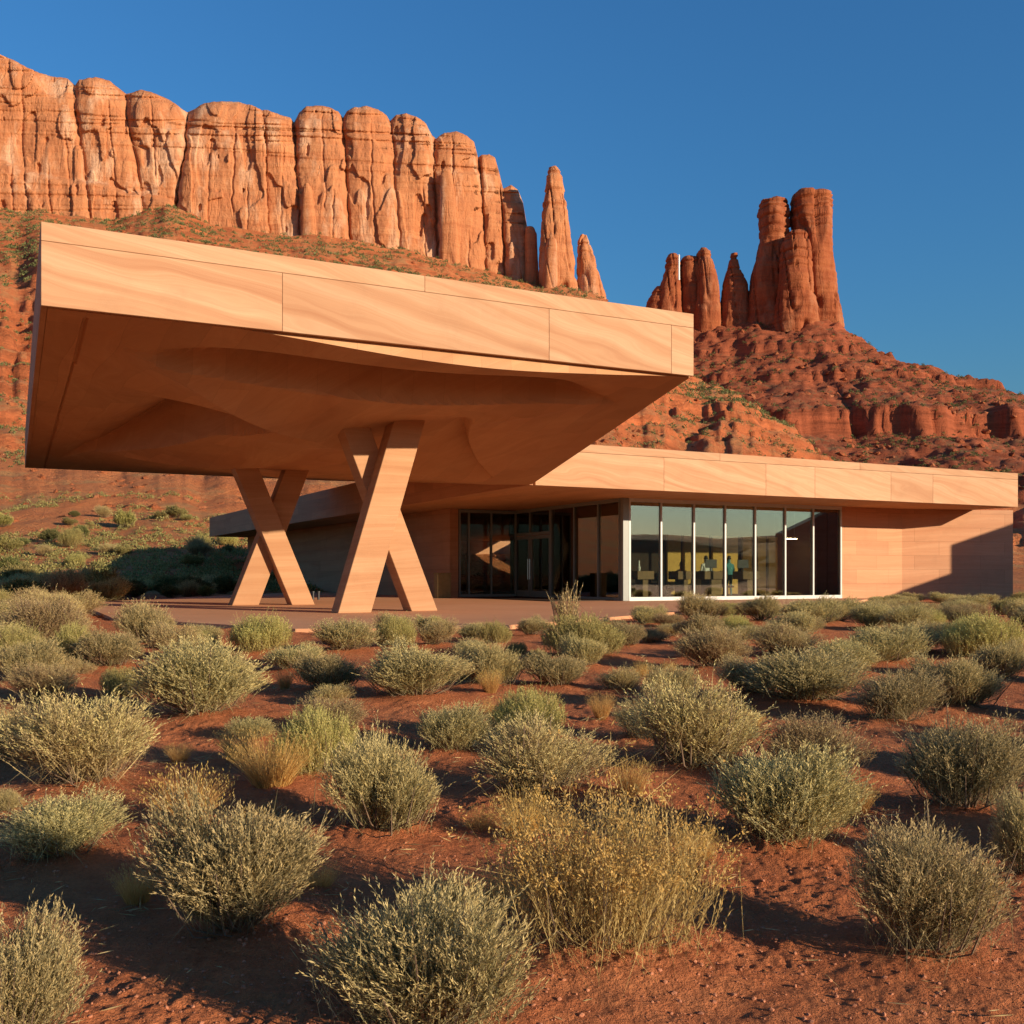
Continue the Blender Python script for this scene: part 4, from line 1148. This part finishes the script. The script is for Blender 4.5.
def dome_shrub(seed, nsp, nl, ll, lw, upright, spike, lump=0.22, tall=0.0, inner=0.5, flower=False, tuck=0.35, clumps=6):
    """dome of leafy twigs, 1 wide and 1 high"""
    g = np.random.default_rng(seed)
    ph = g.uniform(0, 2 * np.pi, nsp)
    cz = g.uniform(-0.15, 1, nsp) ** 1.0
    s = np.sqrt(1 - cz ** 2)
    dr = np.stack([s * np.cos(ph), s * np.sin(ph), cz], -1)
    # several heads of different height lean out from one root
    K = clumps
    ca = 2 * np.pi * (np.arange(K) + g.uniform(-0.3, 0.3, K)) / max(K - 1, 1)
    crad = np.r_[0.07, g.uniform(0.15, 0.31, K - 1)]
    cen = np.stack([crad * np.cos(ca), crad * np.sin(ca), g.uniform(0.28, 0.50, K)], -1)
    cr = np.r_[0.33, g.uniform(0.17, 0.27, K - 1)]; chh = np.r_[0.46, g.uniform(0.20, 0.52, K - 1)]
    kk = g.choice(K, nsp, p=cr ** 2 / (cr ** 2).sum())
    R = 1 - lump * 0.6 + 1.2 * lump * fbm(dr[:, 0] * 2.4 + 7 + kk, dr[:, 1] * 2.4 + 3, dr[:, 2] * 2.4, seed, 3)
    f = R * (1 - inner * g.uniform(0, 1, nsp) ** 2)
    gap_ = fbm(dr[:, 0] * 3.1 + 5 * kk, dr[:, 1] * 3.1 + 11, dr[:, 2] * 3.1, seed + 9, 2)
    f = np.where(gap_ < 0.34, f * (0.45 + 0.4 * g.uniform(0, 1, nsp)), f)
    P = cen[kk] + dr * f[:, None] * np.stack([cr[kk], cr[kk], chh[kk]], -1)
    tk = (1 - tuck) + tuck * sstep(0.0, 0.4, P[:, 2])
    P = P * np.stack([tk, tk, np.ones(nsp)], -1)
    dr = unit(P * np.array([1, 1, 0.55]) + dr * 0.25)
    ax = unit(np.stack([dr[:, 0] * (1 - upright), dr[:, 1] * (1 - upright), np.full(nsp, upright) + 0.4 * dr[:, 2]], -1) + g.normal(0, 0.16, (nsp, 3)))
    L = g.uniform(0.6, 1.3, nsp) * spike
    long_ = g.uniform(0, 1, nsp) > 0.94
    P = P + ax * (long_ * spike * 0.55)[:, None]
    L = L * np.where(long_, 1.5, 1)
    # keep everything above the soil
    P[:, 2] = np.maximum(P[:, 2], 0.03 + L * 0.3)
    Vs_, Fs_, n = [], [], 0
    t = np.linspace(0.05, 1, nl)
    base = P[:, None, :] - ax[:, None, :] * (L[:, None] * (1 - t))[:, :, None]
    base = base.reshape(-1, 3)
    axr = np.repeat(ax, nl, 0)
    N = len(base)
    rad = unit(np.cross(axr, g.normal(0, 1, (N, 3))))
    spread = g.uniform(0.15, 0.60, N)
    ld = unit(axr + rad * spread[:, None])
    side = unit(np.cross(ld, g.normal(0, 1, (N, 3))))
    V1, F1 = leaf_quads(base, ld, side, ll * g.uniform(0.6, 1.25, N), lw * g.uniform(0.7, 1.3, N))
    tipf = np.tile(t, nsp) > g.uniform(0.55, 0.95, nsp).repeat(nl)
    # a few bare twigs stand out of the dome
    nb = 60
    ib = g.choice(nsp, nb, replace=False)
    db = unit(ax[ib] + g.normal(0, 0.35, (nb, 3)))
    V4, F4 = leaf_quads(P[ib] - db * 0.1, db, unit(np.cross(db, g.normal(0, 1, (nb, 3)))), g.uniform(0.16, 0.34, nb), np.full(nb, lw * 0.6))
    # twig of each shoot
    sd_ = unit(np.cross(ax, g.normal(0, 1, (nsp, 3))))
    V2, F2 = leaf_quads(P - ax * (L * 1.6)[:, None], ax, sd_, L * 1.6, np.full(nsp, lw * 0.55))
    V = np.concatenate([V1, V2, V4])
    kx = 0.5 / np.percentile(np.hypot(V[:, 0], V[:, 1]), 98.5); kz = 1.0 / np.percentile(V[:, 2], 99)
    V[:, 2] = np.maximum(V[:, 2], -0.02)
    sc_ = np.array([kx, kx, kz])
    return V * sc_, np.concatenate([F1, F2 + len(V1), F4 + len(V1) + len(V2)]), P * sc_, np.concatenate([tipf, np.zeros(len(F2) + len(F4), bool)]).astype(np.int32)

def stems_mesh(name, P, seed, n=46, r=0.011):
    g = np.random.default_rng(seed)
    m = MB()
    idx = g.choice(len(P), min(n, len(P)), replace=False)
    for i in idx:
        p = P[i]
        b = np.array([p[0] * 0.10 + g.normal(0, 0.02), p[1] * 0.10 + g.normal(0, 0.02), -0.03])
        k = b + (p - b) * 0.45 + np.array([p[0] * 0.18, p[1] * 0.18, -0.06]) + g.normal(0, 0.02, 3)
        k[2] = max(k[2], 0.03)
        m.tube(b, k, r, r * 0.65, 4); m.tube(k, p * 0.98, r * 0.65, r * 0.25, 4)
    me = bpy.data.meshes.new(name); me.from_pydata(m.v, [], m.f); me.materials.append(M['stem'])
    return me

def blades(seed, n, spread, ln, wd, droop):
    g = np.random.default_rng(seed)
    ph = g.uniform(0, 2 * np.pi, n); rb = 0.22 * np.sqrt(g.uniform(0, 1, n))
    b = np.stack([rb * np.cos(ph), rb * np.sin(ph), np.full(n, -0.02)], -1)
    tilt = g.uniform(0, 1, n) ** 0.8 * spread
    ph2 = ph + g.normal(0, 0.5, n)
    d = unit(np.stack([np.sin(tilt) * np.cos(ph2), np.sin(tilt) * np.sin(ph2), np.cos(tilt)], -1))
    L = ln * g.uniform(0.5, 1.08, n)
    side = unit(np.cross(d, g.normal(0, 1, (n, 3))))
    ts = np.array([0, 0.4, 0.75, 1.0])
    rings = []
    for t in ts:
        p = b + d * (L * t)[:, None] + np.stack([np.cos(ph2), np.sin(ph2), np.zeros(n)], -1) * (droop * L * t * t * np.sin(tilt + 0.25))[:, None] - np.array([0, 0, 1.0]) * (droop * 0.5 * L * t * t * np.sin(tilt))[:, None]
        wv = wd * (1 - 0.85 * t)
        rings.append(np.stack([p - side * wv / 2, p + side * wv / 2], 1))
    V = np.stack(rings, 1).reshape(-1, 3)          # n x 4 x 2
    k_ = 0.5 / np.percentile(np.hypot(V[:, 0], V[:, 1]), 96)
    kz = 1.0 / np.percentile(V[:, 2], 99)
    V = V * np.array([k_, k_, kz])
    o = (np.arange(n) * 8)[:, None]
    F_ = np.concatenate([np.stack([o[:, 0] + 2 * k, o[:, 0] + 2 * k + 1, o[:, 0] + 2 * k + 3, o[:, 0] + 2 * k + 2], -1) for k in range(3)])
    tips = V.reshape(-1, 8, 3)[:, 6]
    return V, F_, tips

PROTO = {}
def add_sage(key, mat, seed, tip=None, **kw):
    V, Fq, P, ax = dome_shrub(seed, **kw)
    PROTO[key] = [('foliage', mesh_np('foliage', V, Fq, [mat, tip or TIP], mat_idx=ax)), ('woody_stems', stems_mesh('woody_stems', P, seed))]
add_sage('sage_a', SAGE, 301, nsp=3300, nl=18, ll=0.030, lw=0.0056, upright=0.42, spike=0.20, lump=0.24)
add_sage('sage_b', SAGE, 302, nsp=3100, nl=18, ll=0.030, lw=0.0056, upright=0.50, spike=0.21, lump=0.34, clumps=8)
add_sage('sage_c', SAGE, 303, nsp=2500, nl=18, ll=0.030, lw=0.0052, upright=0.45, spike=0.28, lump=0.30, inner=0.65, clumps=5)
add_sage('sage_d', SAGE_DRY, 304, nsp=2600, nl=17, ll=0.030, lw=0.0052, upright=0.42, spike=0.24, lump=0.34, inner=0.6, clumps=7)
add_sage('sage_e', SAGE_GRN, 305, TIP_GRN, nsp=2700, nl=17, ll=0.032, lw=0.0058, upright=0.72, spike=0.26, lump=0.30)
add_sage('sage_a2', SAGE, 341, nsp=3000, nl=18, ll=0.030, lw=0.0056, upright=0.42, spike=0.20, lump=0.36, clumps=9, inner=0.6)
add_sage('sage_b2', SAGE, 342, nsp=2800, nl=18, ll=0.031, lw=0.0054, upright=0.46, spike=0.23, lump=0.30, clumps=4, inner=0.6)
add_sage('sage_d2', SAGE_DRY, 344, nsp=2300, nl=17, ll=0.030, lw=0.0052, upright=0.42, spike=0.27, lump=0.40, inner=0.7, clumps=5)
add_sage('bush_a', BUSH, 306, BUSH_TAN, nsp=1500, nl=11, ll=0.050, lw=0.020, upright=0.4, spike=0.16, lump=0.34)
add_sage('bush_b', BUSH_TAN, 307, SAGE_GRN, nsp=1400, nl=11, ll=0.050, lw=0.018, upright=0.5, spike=0.18, lump=0.36)
for key, mat, seed, n, spr, wd in (('gold', GOLD, 311, 900, 0.75, 0.010), ('straw', GOLD, 312, 900, 0.5, 0.010)):
    V, Fq, tips = blades(seed, n, spr, 1.0, wd, 0.35)
    g = np.random.default_rng(seed)
    hd, hf = leaf_quads(tips - np.array([0, 0, 0.04]), unit(g.normal(0, 0.25, (n, 3)) + np.array([0, 0, 1.0])), unit(g.normal(0, 1, (n, 3)) * np.array([1, 1, 0.1])), np.full(n, 0.06), np.full(n, 0.008))
    PROTO[key] = [('blades', mesh_np('blades', V, Fq, [mat])), ('seed_heads', mesh_np('seed_heads', hd, hf, [FLOWER]))]
# rabbitbrush: loose upright shoots with dry flower heads
V, Fq, P, ax = dome_shrub(321, nsp=950, nl=16, ll=0.032, lw=0.0045, upright=0.66, spike=0.42, lump=0.40, inner=0.7, tuck=0.6, clumps=8)
g = np.random.default_rng(321)
pick = (g.uniform(0, 1, len(P)) < 0.6) & (P[:, 2] > 0.45)
tp = np.repeat(P[pick], 9, 0) + g.normal(0, 0.014, (int(pick.sum()) * 9, 3))
dn = unit(g.normal(0, 0.6, tp.shape) + np.array([0, 0, 1.0]))
V3, F3 = leaf_quads(tp, dn, unit(np.cross(dn, g.normal(0, 1, tp.shape))), g.uniform(0.010, 0.022, len(tp)), g.uniform(0.007, 0.013, len(tp)))
PROTO['rabbit'] = [('foliage', mesh_np('foliage', V, Fq, [RABBIT, FLOWER], mat_idx=ax)), ('flower_heads', mesh_np('flower_heads', V3, F3, [FLOWER])), ('woody_stems', stems_mesh('woody_stems', P * np.array([0.9, 0.9, 0.85]), 322, 70, 0.006))]
# sapling: few upright branches with sparse leaves
V, Fq, P, ax = dome_shrub(331, nsp=150, nl=14, ll=0.055, lw=0.014, upright=0.5, spike=0.30, lump=0.35, inner=0.7, tuck=0.75)
PROTO['sapling'] = [('foliage', mesh_np('foliage', V, Fq, [SAGE_DRY])), ('woody_stems', stems_mesh('woody_stems', P, 332, 40, 0.012))]

NAMES = {'rabbit': ('rabbitbrush', 'shrub'), 'gold': ('bunchgrass', 'grass tuft'), 'straw': ('bunchgrass', 'grass tuft'), 'sapling': ('young_shrub', 'shrub'), 'bush_a': ('desert_bush', 'bush'), 'bush_b': ('desert_bush', 'bush')}
for i, s in enumerate(SHRUBS):
    nm, cat = NAMES.get(s['kind'], ('sagebrush', 'shrub'))
    r = link(nm, None)
    if i < N_FLAT:
        z = float(ground_z(s['x'], s['y'])) + (0.07 * s['w'] if s['y'] < 26 else 0)
    else:
        z = float(hill_z(np.array([s['x']]), np.array([s['y']]))[0])
    r.location = (s['x'], s['y'], z - 0.02)
    r.rotation_euler = (0, 0, random.uniform(0, 6.283))
    r.scale = (s['w'], s['w'] * random.uniform(0.9, 1.1), s['h'])
    tag(r, s['label'], cat, s['group'])
    for pn, pm in PROTO[s['kind'] + '2' if s['kind'] + '2' in PROTO and i % 2 else s['kind']]:
        link(pn, pm, r)

# ------------------------------------------------------------------ scrub, boulders and gravel nobody could count
def clump_mesh(name, pts, sizes, seed, nleaf, mat, flat=0.65, lf=1.0):
    g = np.random.default_rng(seed)
    n = len(pts)
    d = unit(g.normal(0, 1, (n, nleaf, 3))); d[..., 2] = np.abs(d[..., 2])
    rr = g.uniform(0.55, 1.0, (n, nleaf, 1))
    P = pts[:, None, :] + d * rr * sizes[:, None, None] * np.array([0.5, 0.5, flat])
    P = P.reshape(-1, 3)
    dd = unit(d.reshape(-1, 3) + g.normal(0, 0.5, P.shape) + np.array([0, 0, 0.4]))
    sz = np.repeat(sizes, nleaf) * lf
    V, Fq = leaf_quads(P - dd * (sz * 0.12)[:, None], dd, unit(np.cross(dd, g.normal(0, 1, P.shape))), sz * g.uniform(0.2, 0.4, len(sz)), sz * g.uniform(0.12, 0.24, len(sz)))
    return tag(link(name, mesh_np(name, V, Fq, [mat])), kind='stuff')

g = np.random.default_rng(55)
def hill_pts(n, a0, a1, d0, d1, zf, seed, thr):
    d = np.exp(g.uniform(np.log(d0), np.log(d1), n)); a = g.uniform(a0, a1, n)
    x = (a - 512) / F * d
    keep = fbm(x / 30.0, d / 30.0, 0, seed, 3) > thr
    x, d = x[keep], d[keep]
    return np.stack([x, d, zf(x, d) - 0.15], -1)
P = np.concatenate([hill_pts(9000, -60, 900, 150, 715, hill_z, 81, 0.50), hill_pts(9000, -60, 900, 430, 715, hill_z, 85, 0.40)])
tag(clump_mesh('hillside_scrub', P, g.uniform(0.9, 2.4, len(P)) * np.clip(P[:, 1] / 350, 0.6, 1.4), 82, 22, BUSH), 'scattered dark green scrub covering the orange slope below the cliff', 'scrub')
P = hill_pts(2000, -60, 330, 61, 125, hill_z, 86, 0.47)
tag(clump_mesh('slope_brush', P, g.uniform(0.5, 1.3, len(P)), 87, 60, BUSH_TAN, 0.5, 0.5), 'low tan brush scattered over the lower slope', 'brush')
P = hill_pts(5200, 600, 1080, 420, 860, butte_z, 83, 0.42)
tag(clump_mesh('butte_scrub', P, g.uniform(1.4, 3.4, len(P)), 84, 26, BUSH), 'dark scrub dotted over the slopes of the red butte', 'scrub')

ICO = bmesh.new(); bmesh.ops.create_icosphere(ICO, subdivisions=1, radius=1.0)
IV = np.array([v.co for v in ICO.verts]); IF = np.array([[v.index for v in f.verts] for f in ICO.faces]); ICO.free()
def stones(name, pts, sizes, seed, mat):
    g2 = np.random.default_rng(seed)
    n = len(pts)
    sc = sizes[:, None] * g2.uniform(0.6, 1.25, (n, 3)) * np.array([1, 1, 0.7])
    jit = 1 + g2.uniform(-0.25, 0.25, (n, len(IV), 1))
    a = g2.uniform(0, 6.283, n)
    V = IV[None] * jit * sc[:, None, :]
    c, s = np.cos(a)[:, None], np.sin(a)[:, None]
    V = np.stack([V[..., 0] * c - V[..., 1] * s, V[..., 0] * s + V[..., 1] * c, V[..., 2]], -1) + pts[:, None, :]
    Fq = (IF[None] + (np.arange(n) * len(IV))[:, None, None]).reshape(-1, 3)
    return tag(link(name, mesh_np(name, V.reshape(-1, 3), Fq, [mat])), kind='stuff')
P = hill_pts(9000, -60, 900, 70, 715, hill_z, 91, 0.42)
tag(stones('slope_boulders', P, (0.25 + 1.7 * g.uniform(0, 1, len(P)) ** 4) * np.clip(P[:, 1] / 300, 0.3, 1.0), 92, M['boulder']), 'broken red rocks strewn over the slope below the cliff', 'rocks')
P = hill_pts(2600, 600, 1080, 450, 860, butte_z, 93, 0.42)
tag(stones('butte_boulders', P, 0.6 + 2.8 * g.uniform(0, 1, len(P)) ** 4, 94, M['rock_red']), 'broken dark red rocks on the slopes of the butte', 'rocks')
n = 26000
d = np.exp(g.uniform(np.log(2.6), np.log(19), n)); x = (g.uniform(-40, 1064, n) - 512) / F * d
P = np.stack([x, d, mound(x, d) + 0.002], -1)
ok = np.array([not in_poly(p[0], p[1], PATIO) for p in P])
P = P[ok]
tag(stones('gravel', P, 0.0022 + 0.010 * g.uniform(0, 1, len(P)) ** 7, 95, M['gravel']), 'small red stones scattered on the soil', 'gravel')
# dry litter of twigs round the shrubs
n = 5200
V_, src = [], [s for s in SHRUBS[:N_FLAT] if s['y'] < 16]
pk = g.integers(0, len(src), n)
cx = np.array([s['x'] for s in src])[pk]; cy = np.array([s['y'] for s in src])[pk]; cw = np.array([s['w'] for s in src])[pk]
ang = g.uniform(0, 6.283, n); rr = cw * (0.3 + 0.5 * np.sqrt(g.uniform(0, 1, n)))
x, y = cx + rr * np.cos(ang), cy + rr * np.sin(ang)
P = np.stack([x, y, ground_z(x, y) + 0.035], -1)
dn = unit(g.normal(0, 1, (n, 3)) * np.array([1, 1, 0.25]))
V, Fq = leaf_quads(P, dn, unit(np.cross(dn, g.normal(0, 1, (n, 3)))), g.uniform(0.03, 0.12, n), np.full(n, 0.005))
tag(link('twig_litter', mesh_np('twig_litter', V, Fq, [SAGE_DRY])), 'dry twigs fallen on the red soil round the shrubs', 'litter', None, 'stuff')
